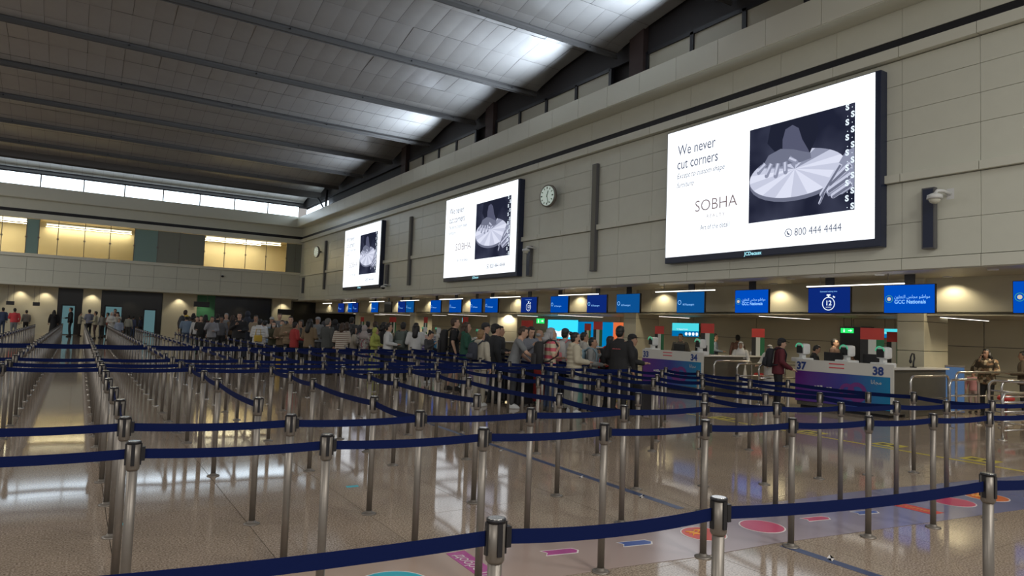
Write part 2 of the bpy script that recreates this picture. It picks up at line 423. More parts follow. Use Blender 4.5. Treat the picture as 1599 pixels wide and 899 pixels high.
# ================================================================== FAR WALL
wf = struct('wall_far')
quick('backing', bxm(-24, XW + .1, YF + .03, YF + .12, 3.3, 5.33), M['panel_back'], wf)
FW = 1.50
for k in range(-16, 11):
    x = -.0 + k * FW
    if x > XW - .2: continue
    for (a, b) in ((3.5, 4.35), (4.35, 5.2)):
        if x > -8: quick('wall_panel', bxm(x + .008, min(x + FW, XW) - .008, YF - .02, YF + .04, a + .008, b - .008), M['panel'], wf)
for (z0, z1, d, m, nm) in ((3.3, 3.5, .06, 'ledge', 'sill_trim'), (5.2, 5.40, .16, 'ledge', 'ledge'), (7.74, 8.10, .2, 'ledge', 'ledge'), (8.10, 8.34, .0, 'black', 'black_strip'), (8.34, 9.02, .02, 'panel', 'frieze')):
    quick(nm, bxm(-24, XW, YF - d, YF + .1, z0, z1), M[m], wf)
quick('cornice_panel', bxm(-24, 14.4, YF - .68, YF - .60, 9.02, 9.84), M['ledge'], wf)
quick('cornice_soffit', bxm(-24, 14.4, YF - .64, YF + .1, 9.0, 9.03), M['panel'], wf)
quick('cornice_top', bxm(-24, 14.4, YF - .62, YF + .3, 9.78, 9.82), M['panel'], wf)
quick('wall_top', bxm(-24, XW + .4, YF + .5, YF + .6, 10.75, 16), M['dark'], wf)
# daylight strip
cw2 = struct('window_2')
for k in range(-7, 8):
    x0 = -2.57 + k * 2.45 - 2.45; x1 = x0 + 2.45
    if x1 > XW + .4: continue
    quick('pane', bxm(x0 + .04, x1 - .04, YF - .02, YF, 9.7, 10.72), M['clear'], cw2)
    quick('mullion', bxm(x0 - .04, x0 + .04, YF - .10, YF + .02, 9.7, 10.75), M['steel'], cw2)
quick('frame', bxm(-24, XW, YF - .10, YF + .02, 10.72, 10.80), M['dark'], cw2)
# short return of the daylight strip on the right wall near the corner
cw3 = struct('window_3')
for k, (a, b) in enumerate(((49.0, 51.8), (51.9, 54.6))):
    quick('pane', bxm(XW + .10, XW + .12, a, b, 9.6, 10.5 + k * .0), M['clear'], cw3)
quick('brace', (lambda bm: (tube(bm, [(XW - .02, 49.2, 9.7), (XW - .02, 51.6, 11.2)], .07, 6), tube(bm, [(XW - .02, 49.2, 9.7), (XW - .02, 49.1, 11.3)], .09, 6), bm)[2])(nb()), M['black'], cw3)

# upper gallery windows on the far wall
M['glass_lit'] = mat('frosted_pane_warm', (.75, .62, .38), .25, noise=(.35, .15)); M['glass_teal'] = mat('frosted_pane_teal', (.20, .32, .29), .3)
M['glass_grey'] = mat('frosted_pane_grey', (.22, .23, .19), .3)
gw = struct('window_4')
edges = [-8, -6.4, -4.45, -3.14, -2.45, -1.39, .14, 1.66, 3.14, 4.64, 6.06, 7.75, 9.18, 10.7, 12.23, 13.8, 14.5, 15.0]
kinds = ['lit', 'lit', 'lit', 'teal', 'lit2', 'lit', 'lit', 'lit', 'teal', 'grey', 'grey', 'lit', 'lit', 'lit', 'lit', 'grey', 'grey']
gl = {'lit': 'glass_clear', 'lit2': 'glass_clear', 'teal': 'glass_teal', 'grey': 'glass_grey'}
M['glass_clear'] = mat('clear_glass', (.85, .9, .85), .05, trans=1.0)
M['glass_clear'].node_tree.nodes['Principled BSDF'].inputs['IOR'].default_value = 1.02
for k in range(len(kinds)):
    x0, x1 = edges[k], edges[k + 1]
    quick('pane', bxm(x0 + .02, x1 - .02, YF + .02, YF + .035, 5.42, 7.72), M[gl[kinds[k]]], gw)
    quick('mullion', bxm(x0 - .02, x0 + .02, YF, YF + .06, 5.40, 7.74), M['steel'], gw)
    quick('patch_fitting', bxm(x0 - .07, x0 + .07, YF - .01, YF + .015, 6.45, 6.56), M['steel'], gw)
gi = struct('wall_gallery')
M['gal'] = mat('gallery_cream', (.58, .50, .34), .6)
quick('gallery_back', bxm(-12, XW, YF + 3.2, YF + 3.3, 5.2, 8.1), M['gal'], gi)
quick('gallery_floor', bxm(-12, XW, YF + .12, YF + 3.3, 5.25, 5.35), M['gal'], gi)
quick('gallery_ceiling', bxm(-12, XW, YF + .12, YF + 3.3, 7.9, 8.0), M['gal'], gi)
quick('gallery_end', bxm(XW - .1, XW, YF + .12, YF + 3.3, 5.2, 8.1), M['gal'], gi)
for (x0, x1, yy) in ((-9, -3.2, 1.0), (-9, -3.3, 2.2), (-2.2, 3.1, 2.9), (8.0, 13.6, 1.2), (7.8, 12.3, 2.4)):
    t = thing('gallery_light', {-9: 'linear warm light in the gallery behind the leftmost upper windows', -2.2: 'long warm cove light behind the wide lit upper windows', 8.0: 'front warm linear light behind the right-hand upper windows', 7.8: 'rear warm linear light behind the right-hand upper windows'}[x0] if not (x0 == -9 and yy > 2) else 'second linear warm light deeper in the leftmost gallery bay', 'ceiling light', ((x0 + x1) / 2, YF + yy, 7.82))
    L = (x1 - x0) / 2
    quick('housing', bxm(-L, L, -.14, .14, -.02, .07), M['white_p'], t); quick('diffuser', bxm(-L + .03, L - .03, -.11, .11, -.12, -.02), M['lampw'], t)
    area('gallery_glow', ((x0 + x1) / 2, YF + yy, 7.6), x1 - x0, 70, (1, .84, .56), (0, 0, 0), .3)
# ground floor under the far wall
gf = struct('wall_far_ground')
YB = YF + 2.0
M['blackgloss'] = mat('black_gloss_wall', (.012, .012, .011), .2)
M['greenwall'] = mat('green_wall', (.05, .20, .10), .5)
segs = [(-24, -1.18, 'beige_in'), (-1.18, .30, 'blackgloss'), (.30, 1.43, 'beige_in'), (1.43, 5.4, 'blackgloss'), (5.4, 7.75, 'beige_in'), (7.75, 9.1, 'greenwall'), (9.1, 13.4, 'blackgloss'), (13.4, 14.9, 'beige_in'), (14.9, 21, 'blackgloss')]
for (a, b, m) in segs: quick('wall_section', bxm(a, b, YB + (0 if m == 'beige_in' else .35), YB + .5, 0, 3.6), M[m], gf)
quick('ground_soffit', bxm(-24, XW, YF - .02, YB + 1, 3.28, 3.34), M['soffit'], gf)
M['teal_lit'] = emat('lit_teal_glass', (.13, .25, .27), .5)
for n, (a, b, z1, lab) in enumerate(((-.86, -.14, 2.05, ''), (1.75, 2.75, 2.10, ''), (4.25, 4.95, 1.95, ''))):
    d = struct('door_%d' % (n + 1)); quick('frame', bxm(a - .08, b + .08, YB + .26, YB + .34, 0, z1 + .1), M['black'], d); quick('glass', bxm(a, b, YB + .22, YB + .26, .05, z1), M['teal_lit'], d)
for x in (-3.3, -1.9, .85, 3.2, 6.5, 8.3, 11.0, 14.2):
    downlight(x, YB - .35, 3.28, 'small round downlight washing the recessed ground-floor wall at the far end', 'far wall downlights', 60, 1.7)
def hangsign(x0, x1, z0, z1, y, label):
    t = thing('hanging_sign', label, 'sign', ((x0 + x1) / 2, y, z0)); w = (x1 - x0) / 2
    quick('panel', bxm(-w, w, -.05, .05, 0, z1 - z0, .01), M['plastic'], t)
    for s in (-.7, .7): quick('rod', bxm(s * w - .012, s * w + .012, -.012, .012, z1 - z0, 3.28 - z0), M['steel'], t)
hangsign(-4.0, -3.55, 1.95, 2.2, YB - .9, 'small black hanging sign at the far left end')
hangsign(-2.55, -2.15, 1.95, 2.2, YB - .9, 'second small black hanging sign beside the beige wall')
hangsign(7.4, 8.5, 2.35, 2.75, YB - 1, 'wide black hanging sign in front of the green wall')
hangsign(13.6, 14.9, 2.0, 2.45, YB - 1, 'wide black hanging sign above the crowd near the wall corner')

# ================================================================== CEILING VAULTS
ce = struct('ceiling')
lips = [12.4, 17.2, 22.0, 26.9, 31.75, 36.7, 41.6, 46.4, 51.2, 55.3]
ZL = 10.9; DY = 4.8; HZ = .7; NA = 4; XE = 14.98; TX = .61
def prof(t): return (-DY * .97 * (.35 * (1 - math.cos(t * PI / 2)) + .65 * t), .22 + HZ * math.sin(t * PI / 2))
tiles = []
rows = []                         # (offset frame) each row: two profile points
pp = [prof(t_) for t_ in (0, .10, .40, .70, 1.0)]
def tile_mesh(p0, p1, name):
    bm = nb(); g = .006
    d = Vector((0, p1[0] - p0[0], p1[1] - p0[1])); L = d.length; d.normalize(); nrm = Vector((0, d.z, -d.y))
    if nrm.z > 0: nrm = -nrm
    pil = .004
    def P(u, v, h): return Vector((u * TX, 0, 0)) + Vector((0, p0[0], p0[1])) + d * (v * L) + nrm * h
    ou = [(0.006, .004), (.994, .004), (.994, .996), (.006, .996)]; inn = [(.09, .08), (.91, .08), (.91, .92), (.09, .92)]
    vo = [bm.verts.new(P(u, v, 0)) for u, v in ou]; vi = [bm.verts.new(P(u, v, pil)) for u, v in inn]
    bm.faces.new(vi)
    for i in range(4): bm.faces.new((vo[i], vo[(i + 1) % 4], vi[(i + 1) % 4], vi[i]))
    bmesh.ops.recalc_face_normals(bm, faces=bm.faces[:])
    me = bpy.data.meshes.new(name); bm.to_mesh(me); bm.free(); me.materials.append(M['vault'])
    me.polygons.foreach_set('use_smooth', [True] * len(me.polygons))
    return me
rowm = [tile_mesh(pp[i], pp[i + 1], 'ceiling_tile') for i in range(NA)]
nx = 62
allt = []
for yi in lips:
    for r in range(NA):
        for k in range(nx):
            x = XE - (k + 1) * TX
            c = Vector((x + TX / 2, yi + pp[r][0], ZL + pp[r][1]))
            q = R.transposed() @ (c - EYE)
            vis = q.z < -.5 and abs(q.x / -q.z) < .80 and abs(q.y / -q.z) < .46
            allt.append(((c - EYE).length if vis else 500 + (c - EYE).length, x, yi, r))
allt.sort(key=lambda a: a[0])
for d, x, yi, r in allt[:290]:
    o = link('ceiling_tile', rowm[r], None, ce, loc=(x, yi, ZL))
    o.rotation_euler = ((rnd() - .5) * .006, (rnd() - .5) * .012, 0)
bm = nb()
for d, x, yi, r in allt[290:]:
    p0, p1 = pp[r], pp[r + 1]; g = .005
    j = [(rnd() - .5) * .006 for _ in range(4)]
    poly(bm, [(x + g, yi + p0[0] - g, ZL + p0[1] + g + j[0]), (x + TX - g, yi + p0[0] - g, ZL + p0[1] + g + j[1]), (x + TX - g, yi + p1[0] + g, ZL + p1[1] - g + j[2]), (x + g, yi + p1[0] + g, ZL + p1[1] - g + j[3])])
me = bpy.data.meshes.new('ceiling_tile_field'); bm.to_mesh(me); bm.free()
link('ceiling_tile_field', me, M['vault'], ce, kind='stuff')
for yi in lips:
    bm = nb()
    prof_pts = [(yi + a, ZL + b + .03) for a, b in pp]
    for (a, b) in zip(prof_pts, prof_pts[1:]): poly(bm, [(XE - nx * TX, a[0], a[1]), (XE, a[0], a[1]), (XE, b[0], b[1]), (XE - nx * TX, b[0], b[1])])
    # riser from the crown of this vault down behind the next lip
    poly(bm, [(XE - nx * TX, prof_pts[-1][0], prof_pts[-1][1]), (XE, prof_pts[-1][0], prof_pts[-1][1]), (XE, yi - DY + .02, ZL), (XE - nx * TX, yi - DY + .02, ZL)])
    me = bpy.data.meshes.new('vault_shell'); bm.to_mesh(me); bm.free(); link('vault_shell', me, M['vaultb'], ce)
    quick('lip_rail', bxm(XE - nx * TX, XE, yi - .008, yi + .03, ZL + .01, ZL + .13), M['rail'], ce)  # dark strip standing in for the shaded slit along the lip
    bm = nb()
    for k in range(0, nx, 7): ellip(bm, (XE - 1.2 - k * TX, yi - .03, ZL + .12), (.035, .02, .035), 0, 8, 4)
    quick('lip_fixings', bm, M['black'], ce)
    bm = nb()
    for (a, b) in zip(prof_pts, prof_pts[1:]):
        poly(bm, [(XE + .01, a[0], a[1]), (XE + .01, b[0], b[1]), (XE + .01, b[0], b[1] + .18), (XE + .01, a[0], a[1] + .18)])
    me = bpy.data.meshes.new('end_rib'); bm.to_mesh(me); bm.free(); link('end_rib', me, M['vault'], ce)
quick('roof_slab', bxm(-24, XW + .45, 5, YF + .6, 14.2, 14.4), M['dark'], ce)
quick('vault_joint', bxm(-2.5, -2.46, 12, 51, ZL + 2.7, ZL + 2.72), M['black'], ce)

# ================================================================== ADVERT SCREENS
def advert(Yl, label, details=True):
    """Yl: left edge (largest Y) of the lit face; u runs towards the camera"""
    XF = 14.72; Wd, z0, z1 = 6.31, 3.88, 7.64
    t = thing('advert_screen', label, 'screen', (XF, Yl, 3.70))
    L = lambda u, z, d=0.0: (-d, -u, z - 3.70)
    quick('housing', bxm(.0, .27, -Wd - .13, .03, -.0, 3.96, .015), M['bezel'], t)
    quick('display', bxm(-.006, .002, -Wd, 0, z0 - 3.70, z1 - 3.70), M['ad_white'], t)
    def pl(name, pts, m, d, parent=t):
        bm = nb(); poly(bm, [L(u, z, d) for u, z in pts]); return quick(name, bm, m, parent)
    U = lambda y: 14.47 - y
    # picture
    m = bpy.data.materials.get('advert_picture')
    if not m:
        m = bpy.data.materials.new('advert_picture'); m.use_nodes = True; nt = m.node_tree; b = nt.nodes['Principled BSDF']
        b.inputs['Base Color'].default_value = (0, 0, 0, 1); b.inputs['Specular IOR Level'].default_value = 0
        tc = nt.nodes.new('ShaderNodeTexCoord'); n = nt.nodes.new('ShaderNodeTexNoise'); n.inputs['Scale'].default_value = .9
        r = nt.nodes.new('ShaderNodeValToRGB'); e = r.color_ramp.elements; e[0].position = .4; e[0].color = (.012, .014, .030, 1); e[1].position = .8; e[1].color = (.045, .05, .085, 1)
        nt.links.new(tc.outputs['Object'], n.inputs['Vector']); nt.links.new(n.outputs['Fac'], r.inputs['Fac'])
        nt.links.new(r.outputs['Color'], b.inputs['Emission Color']); b.inputs['Emission Strength'].default_value = 1
        for nm, col in (('advert_light', (.60, .62, .74)), ('advert_light2', (.47, .49, .61)), ('advert_mid', (.13, .14, .20)), ('advert_mid2', (.22, .235, .32)), ('advert_dim', (.075, .08, .13)), ('advert_dark', (.012, .014, .028))):
            M[nm] = emat(nm, col, 1.0)
    pic = pl('picture', [(U(11.50), 4.585), (U(8.615), 4.585), (U(8.615), 7.07), (U(11.50), 7.07)], m, .012)
    # round inlaid table: wedges of alternating tone, foreshortened
    cx, cz, rx, rz = U(10.15), 5.68, 1.33, .58
    for k in range(18):
        a0 = 2 * PI * k / 18 + .1; a1 = 2 * PI * (k + 1) / 18 + .1; pts = [(cx, cz + .12)]
        for s in range(4):
            a = a0 + (a1 - a0) * s / 3; pts.append((max(cx + rx * math.cos(a), U(11.495)), cz + rz * math.sin(a)))
        nm = ('advert_light', 'advert_light2')[k % 2] if math.sin(a0) < .3 else ('advert_mid2', 'advert_light2')[k % 2]
        pl('table_wedge', pts, M[nm], .018, pic)
    rim = [(cx + rx * math.cos(a), cz + rz * math.sin(a)) for a in [PI * 1.0 + PI * i / 14 for i in range(15)]]
    rim = [(max(u, U(11.495)), z) for u, z in rim]
    pl('table_rim', rim + [(u, z - .10) for u, z in rim[::-1]], M['advert_mid'], .017, pic)
    # dark figure leaning in
    pl('figure', [(U(10.85), 7.06), (U(9.6), 7.06), (U(9.5), 6.6), (U(9.75), 6.1), (U(10.6), 6.2), (U(10.95), 6.6)], M['advert_dark'], .020, pic)
    pl('forearm', [(U(10.42), 6.85), (U(10.22), 6.92), (U(10.05), 6.8), (U(9.95), 6.5), (U(9.78), 6.2), (U(9.72), 6.05), (U(10.2), 5.98), (U(10.5), 6.2), (U(10.5), 6.6)], M['advert_dim'], .022, pic)
    def finger(p, q, w, m, d, par):
        p = Vector(p); q = Vector(q); dr = (q - p).normalized(); nn = Vector((-dr.y, dr.x)) * w
        pts = [p + nn, q + nn * .9]
        for k in range(1, 6):
            a = PI * k / 6; pts.append(q + nn * .9 * math.cos(a) + dr * w * .9 * math.sin(a))
        pts += [q - nn * .9, p - nn]
        pl('finger', [(a.x, a.y) for a in pts], m, d, par)
    hd = pl('left_hand', [(U(11.1), 6.0), (U(10.9), 6.28), (U(10.55), 6.38), (U(10.2), 6.3), (U(9.95), 6.2), (U(9.72), 6.12), (U(9.7), 5.98), (U(10.0), 5.93), (U(10.25), 5.95), (U(10.6), 5.92)], M['advert_mid'], .026, pic)
    for (a, b, w) in (((11.0, 6.08), (11.19, 5.88), .065), ((10.82, 6.05), (10.95, 5.76), .07), ((10.62, 6.02), (10.68, 5.71), .072), ((10.42, 6.02), (10.40, 5.76), .068), ((10.3, 6.1), (10.1, 5.95), .06)):
        finger((U(a[0]), a[1]), (U(b[0]), b[1]), w, M['advert_mid2'], .028, pic)
        finger((U(a[0]), a[1]), (U(b[0]) - .02, b[1] + .05), w * .45, M['advert_light2'], .030, pic)
    pl('right_hand', [(U(8.62), 6.02), (U(8.82), 5.98), (U(9.0), 5.72), (U(9.2), 5.45), (U(9.32), 5.1), (U(9.25), 4.98), (U(8.9), 4.98), (U(8.62), 5.12)], M['advert_mid2'], .026, pic)
    for (a, b, w) in (((8.95, 5.7), (9.42, 5.05), .06), ((9.35, 5.1), (9.47, 4.85), .035), ((8.7, 5.65), (9.2, 5.28), .075), ((8.68, 5.4), (9.22, 5.12), .08), ((8.68, 5.2), (9.12, 4.98), .075)):
        finger((U(a[0]), a[1]), (U(b[0]), b[1]), w, M['advert_light2'], .029, pic)
        finger((U(a[0]), a[1] - .03), (U(b[0]), b[1] - .03), w * .5, M['advert_mid'], .031, pic)
    for k in range(7):
        z = 6.93 - k * .355
        text_on('letter_s', 'S', .19, L(U(8.83) + 0, z, .036), M['signwhite'], pic, bold=.008)
        text_on('letter_s', 'S', .19, L(U(8.70) + 0, z - .19, .036), M['signwhite'], pic, bold=.008)
        text_on('dot', '.', .19, L(U(8.80), z - .16, .036), M['signwhite'], pic); text_on('dot', '.', .19, L(U(8.69), z + .03, .036), M['signwhite'], pic)
    g = M['ad_grey']; D = .014
    text_on('headline', 'We never', .44, L(U(14.05), 6.88, D), g, t, .78, bold=.001)
    text_on('headline', 'cut corners', .44, L(U(14.07), 6.47, D), g, t, .74, bold=.001)
    text_on('subline', 'Except to custom shape', .225, L(U(14.07), 6.19, D), g, t, .80, .25)
    text_on('subline', 'furniture', .225, L(U(14.07), 5.92, D), g, t, .80, .25)
    text_on('logo_word', 'SOBHA', .46, L(U(13.36), 5.12, D), M['ad_pink'], t, 1.0, bold=-.003)
    text_on('logo_word', 'R E A L T Y', .13, L(U(12.92), 4.90, D), M['ad_pink'], t, 1.0)
    text_on('tagline', 'Art of the detail', .20, L(U(13.14), 4.58, D), g, t, .78)
    text_on('phone_number', '800 444 4444', .27, L(U(10.15), 4.13, D), g, t, .82)
    bm = nb()
    for r0, r1 in ((.085, .105),):
        for k in range(20):
            a, b = 2 * PI * k / 20, 2 * PI * (k + 1) / 20; c0 = U(10.31)
            poly(bm, [L(c0 + r0 * math.cos(a), 4.22 + r0 * math.sin(a), D), L(c0 + r1 * math.cos(a), 4.22 + r1 * math.sin(a), D), L(c0 + r1 * math.cos(b), 4.22 + r1 * math.sin(b), D), L(c0 + r0 * math.cos(b), 4.22 + r0 * math.sin(b), D)])
    c0 = U(10.31); poly(bm, [L(c0 - .05, 4.26, D), L(c0 - .02, 4.27, D), L(c0 - .01, 4.22, D), L(c0 + .03, 4.20, D), L(c0 + .05, 4.17, D), L(c0 + .0, 4.16, D), L(c0 - .04, 4.20, D)])
    quick('phone_icon', bm, g, t)
    text_on('maker_mark', 'JCDecaux', .13, L(U(11.62), 3.745, D), M['signteal2'], t, bold=.004)
    return t
M['signteal2'] = emat('maker_mark_light', (.35, .75, .85), .9)
advert(14.47, 'nearest and largest white advert screen with two hands on a round table')
advert(29.05, 'middle white advert screen between the round clock and the tall grey bar')
advert(43.7, 'farthest and smallest white advert screen near the wall corner')

# ================================================================== CLOCKS, BARS, CAMERAS ON THE WALL
M['clockface'] = mat('clock_face', (.80, .88, .82), .3, emit=(.5, .62, .55), estr=.28)
def clock(y, z, label):
    t = thing('wall_clock', label, 'clock', (14.62, y, z), .12)
    bm = nb(); n = 32
    ringloft(bm, [[(x, r * math.cos(2 * PI * i / n), r * math.sin(2 * PI * i / n)) for i in range(n)] for x, r in ((-.01, .37), (-.04, .40), (-.04, .42), (.06, .43), (.10, .40))])
    quick('case', bm, M['steel'], t)
    bm = nb(); ringloft(bm, [[(x, .37 * math.cos(2 * PI * i / n), .37 * math.sin(2 * PI * i / n)) for i in range(n)] for x in (-.03, -.045)])
    quick('face', bm, M['clockface'], t)
    for k in range(12):
        a = 2 * PI * k / 12; ca, sa = math.cos(a), math.sin(a)
        bm = nb(); w = .018 if k % 3 else .028
        poly(bm, [(-.05, -sa * .26 + ca * w, ca * .26 + sa * w), (-.05, -sa * .26 - ca * w, ca * .26 - sa * w), (-.05, -sa * .34 - ca * w, ca * .34 - sa * w), (-.05, -sa * .34 + ca * w, ca * .34 + sa * w)])
        quick('hour_mark', bm, M['black'], t)
    for a, L, w in ((.35, .20, .02), (2.85, .30, .014)):
        bm = nb(); ca, sa = math.cos(a), math.sin(a)
        poly(bm, [(-.055, sa * .05 + ca * w, -ca * .05 + sa * w), (-.055, sa * .05 - ca * w, -ca * .05 - sa * w), (-.055, -sa * L - ca * w, ca * L - sa * w), (-.055, -sa * L + ca * w, ca * L + sa * w)])
        quick('hand', bm, M['black'], t)
    bm = nb(); tube(bm, [(.08, 0, 0), (.40, -.10, .05)], .05, 8); quick('arm', bm, M['steel'], t)
clock(20.5, 6.62, 'round white-faced wall clock between the near and middle adverts')
clock(49.7, 6.70, 'small distant round wall clock next to the corner of the hall')
M['bar'] = mat('grey_bar', (.11, .11, .115), .45)
def bar(y, z0, z1, name, label, w=.13):
    t = thing(name, label, 'wall fitting', (XW, y, z0)); H = z1 - z0
    quick('case', bxm(-.17, -.05, -w, w, 0, H, .01), M['bar'], t)
    quick('grille', bxm(-.176, -.170, -w + .03, w - .03, .03, H - .03), M['bezel'] if H < 2 else M['panel_back'], t)
    for z in (.3, H - .3): quick('bracket', bxm(-.05, .0, -.04, .04, z - .05, z + .05), M['steel'], t)
bar(18.05, 3.67, 7.42, 'column_speaker', 'tall grey line speaker on the wall left of the nearest advert')
bar(33.5, 3.7, 7.42, 'column_speaker', 'tall grey line speaker between the middle and far adverts')
bar(48.4, 3.9, 7.44, 'column_speaker', 'distant tall grey line speaker beside the small clock')
bar(7.10, 3.58, 4.87, 'column_speaker', 'short dark line speaker right of the nearest advert')
bar(22.0, 3.67, 4.87, 'column_speaker', 'short dark line speaker left of the middle... advert and below the clock'.replace('... ', ' '))
bar(36.6, 3.75, 5.0, 'column_speaker', 'short dark line speaker next to the farthest advert', .15)
bar(53.8, 3.75, 4.98, 'column_speaker', 'short dark line speaker in the far corner', .15)
def cctv(y, z, label):
    t = thing('security_camera', label, 'camera', (XW, y, z))
    bm = nb(); tube(bm, [(0, -.12, .04), (-.30, -.10, .07), (-.40, -.04, .07), (-.42, 0, .0)], .035, 8); quick('arm', bm, M['white_p'], t)
    quick('mount', bxm(-.03, .0, -.20, -.04, -.08, .16, .01), M['white_p'], t)
    bm = nb(); ringloft(bm, [[(-.42 + r * math.cos(2 * PI * i / 14), r * math.sin(2 * PI * i / 14), zz) for i in range(14)] for r, zz in ((.05, .02), (.14, -.02), (.15, -.10))]); quick('housing', bm, M['white_p'], t)
    bm = nb(); ellip(bm, (-.42, 0, -.11), (.11, .11, .09)); quick('dome', bm, M['plastic'] if z < 4 else M['ledge'], t)
cctv(6.85, 4.66, 'white dome security camera on a bent arm right of the nearest advert')
cctv(21.8, 4.72, 'white dome security camera below the large clock')
cctv(36.3, 3.75, 'distant dome security camera beside the farthest advert')
t = thing('security_camera', 'tiny dark security camera on the far wall panel band', 'camera', (9.1, YF - .09, 4.75))
quick('base', bxm(-.06, .06, -.06, .03, .0, .1), M['white_p'], t); bm = nb(); ellip(bm, (0, -.12, -.03), (.1, .12, .08)); quick('dome', bm, M['plastic'], t)

# ================================================================== HANGING BLUE SIGN SCREENS
YE = 15.8 / ray(1581, 465).x * ray(1581, 465).y
signs = [(7.41, 8.54, 'gcc'), (9.34, 10.48, 'clock'), (11.66, 12.78, 'gcc2'), (13.89, 15.01, 'all'), (16.66, 17.83, 'all'), (18.34, 19.45, 'alld'), (20.58, 21.73, 'allb'), (22.68, 23.86, 'clock'),
         (25.73, 26.85, 'allb'), (27.15, 28.24, 'allb'), (29.14, 30.42, 'allb'), (31.36, 32.55, 'allb'), (34.68, 35.75, 'all'), (35.85, 36.9, 'alld'), (37.9, 39.0, 'off'), (40.0, 41.2, 'allb'), (43.6, 44.6, 'alld'), (44.7, 45.6, 'allb'), (46.4, 47.7, 'alld'), (YE - 1.13, YE, 'gcc')]
slab = ['blue screen reading GCC Nationals in front of the beige column above counter 38', 'navy screen with a stopwatch and 12 minutes above counter 37', 'blue screen reading GCC Nationals left of the nearest stopwatch screen',
        'dull blue screen above the counter numbered 34', 'bright blue screen in front of the second beige column', 'dark blue screen left of the second column screen', 'blue screen right of the farther stopwatch screen', 'small navy stopwatch screen further along the soffit',
        'blue screen in front of the third beige column', 'blue screen left beside the third column screen', 'blue screen third along to the left of the third column', 'blue screen fourth along to the left of the third column',
        'small bright blue screen by the fourth beige column', 'small dark blue screen overlapping the fourth column screen', 'switched-off black screen far along the soffit', 'small blue screen left of the switched-off screen', 'tiny dark blue screen near the far end', 'tiny blue screen next to the tiny dark one near the far end', 'farthest tiny blue screen along the soffit', 'blue screen cut off by the right edge of the picture']
for (a, b, kd), lab in zip(signs, slab):
    t = thing('sign_screen', lab, 'screen', (15.8, b, 2.27)); w = b - a; h = .66
    quick('case', bxm(.0, .07, -w, 0, 0, h, .008), M['plastic'], t)
    quick('bracket', bxm(.03, .06, -w * .6, -w * .4, h, ZS - 2.29), M['black'], t)
    m = {'gcc': 'signblue', 'gcc2': 'signblue', 'clock': 'signdark', 'all': 'signteal', 'alld': 'signdark', 'allb': 'signblue2', 'off': 'plastic'}[kd]
    quick('display', bxm(-.006, 0, -w + .015, -.015, .015, h - .015), M[m], t)
    X0 = -.012
    if kd in ('gcc', 'gcc2'):
        text_on('lettering', 'GCC Nationals', .118, (X0, -.25, .225), M['signtext'], t, .93, bold=.002)
        text_on('arabic_lettering', arabic('مواطنو مجلس التعاون'), .105, (X0, -.25, .345), M['signtext'], t, .84)
    if kd in ('gcc', 'gcc2', 'all', 'alld', 'allb'):
        bm = nb(); n = 20
        rr = (.075, .088) if kd.startswith('gcc') else (.055, .07)
        for k in range(n):
            a_, b_ = 2 * PI * k / n, 2 * PI * (k + 1) / n
            poly(bm, [(X0, -.13 + rr[0] * math.cos(a_), .33 + rr[0] * math.sin(a_)), (X0, -.13 + rr[1] * math.cos(a_), .33 + rr[1] * math.sin(a_)), (X0, -.13 + rr[1] * math.cos(b_), .33 + rr[1] * math.sin(b_)), (X0, -.13 + rr[0] * math.cos(b_), .33 + rr[0] * math.sin(b_))])
        if 'emb' not in M: M['emb'] = emat('emblem_green', (.05, .30, .22), .9); M['emb2'] = emat('emblem_cream', (.55, .50, .38), .9)
        quick('emblem_ring', bm, M['emb'] if kd.startswith('gcc') else M['signtext'], t)
        bm = nb(); poly(bm, [(X0, -.13 + .045 * math.cos(2 * PI * k / 14), .33 + .045 * math.sin(2 * PI * k / 14)) for k in range(14)]); quick('emblem_disc', bm, M['emb2'] if kd.startswith('gcc') else M['signteal'], t)
    if kd in ('all', 'alld', 'allb'):
        text_on('lettering', 'All Passengers', .09, (X0, -.26, .235), M['signtext'], t, .9)
    if kd == 'clock':
        bm = nb(); n = 28; r0, r1, cc, zz = .15, .17, -w / 2, .24
        for k in range(n):
            a_, b_ = 2 * PI * k / n, 2 * PI * (k + 1) / n
            poly(bm, [(X0, cc + r0 * math.cos(a_), zz + r0 * math.sin(a_)), (X0, cc + r1 * math.cos(a_), zz + r1 * math.sin(a_)), (X0, cc + r1 * math.cos(b_), zz + r1 * math.sin(b_)), (X0, cc + r0 * math.cos(b_), zz + r0 * math.sin(b_))])
        poly(bm, [(X0, cc - .05, zz + .20), (X0, cc + .05, zz + .20), (X0, cc + .05, zz + .235), (X0, cc - .05, zz + .235)])
        poly(bm, [(X0, cc - .02, zz + .17), (X0, cc + .02, zz + .17), (X0, cc + .02, zz + .20), (X0, cc - .02, zz + .20)])
        poly(bm, [(X0, cc - .15, zz + .14), (X0, cc - .11, zz + .17), (X0, cc - .13, zz + .20), (X0, cc - .18, zz + .16)])
        quick('stopwatch_icon', bm, M['signwhite'], t)
        text_on('number', '12', .17, (X0, cc, zz - .04), M['signwhite'], t, 1, 0, 'CENTER', .003)
        text_on('caption', 'minutes', .045, (X0, cc, zz - .10), M['signwhite'], t, 1, 0, 'CENTER')
        text_on('caption', 'Estimated waiting time', .05, (X0, cc, .53), M['signtext'], t, 1, 0, 'CENTER')

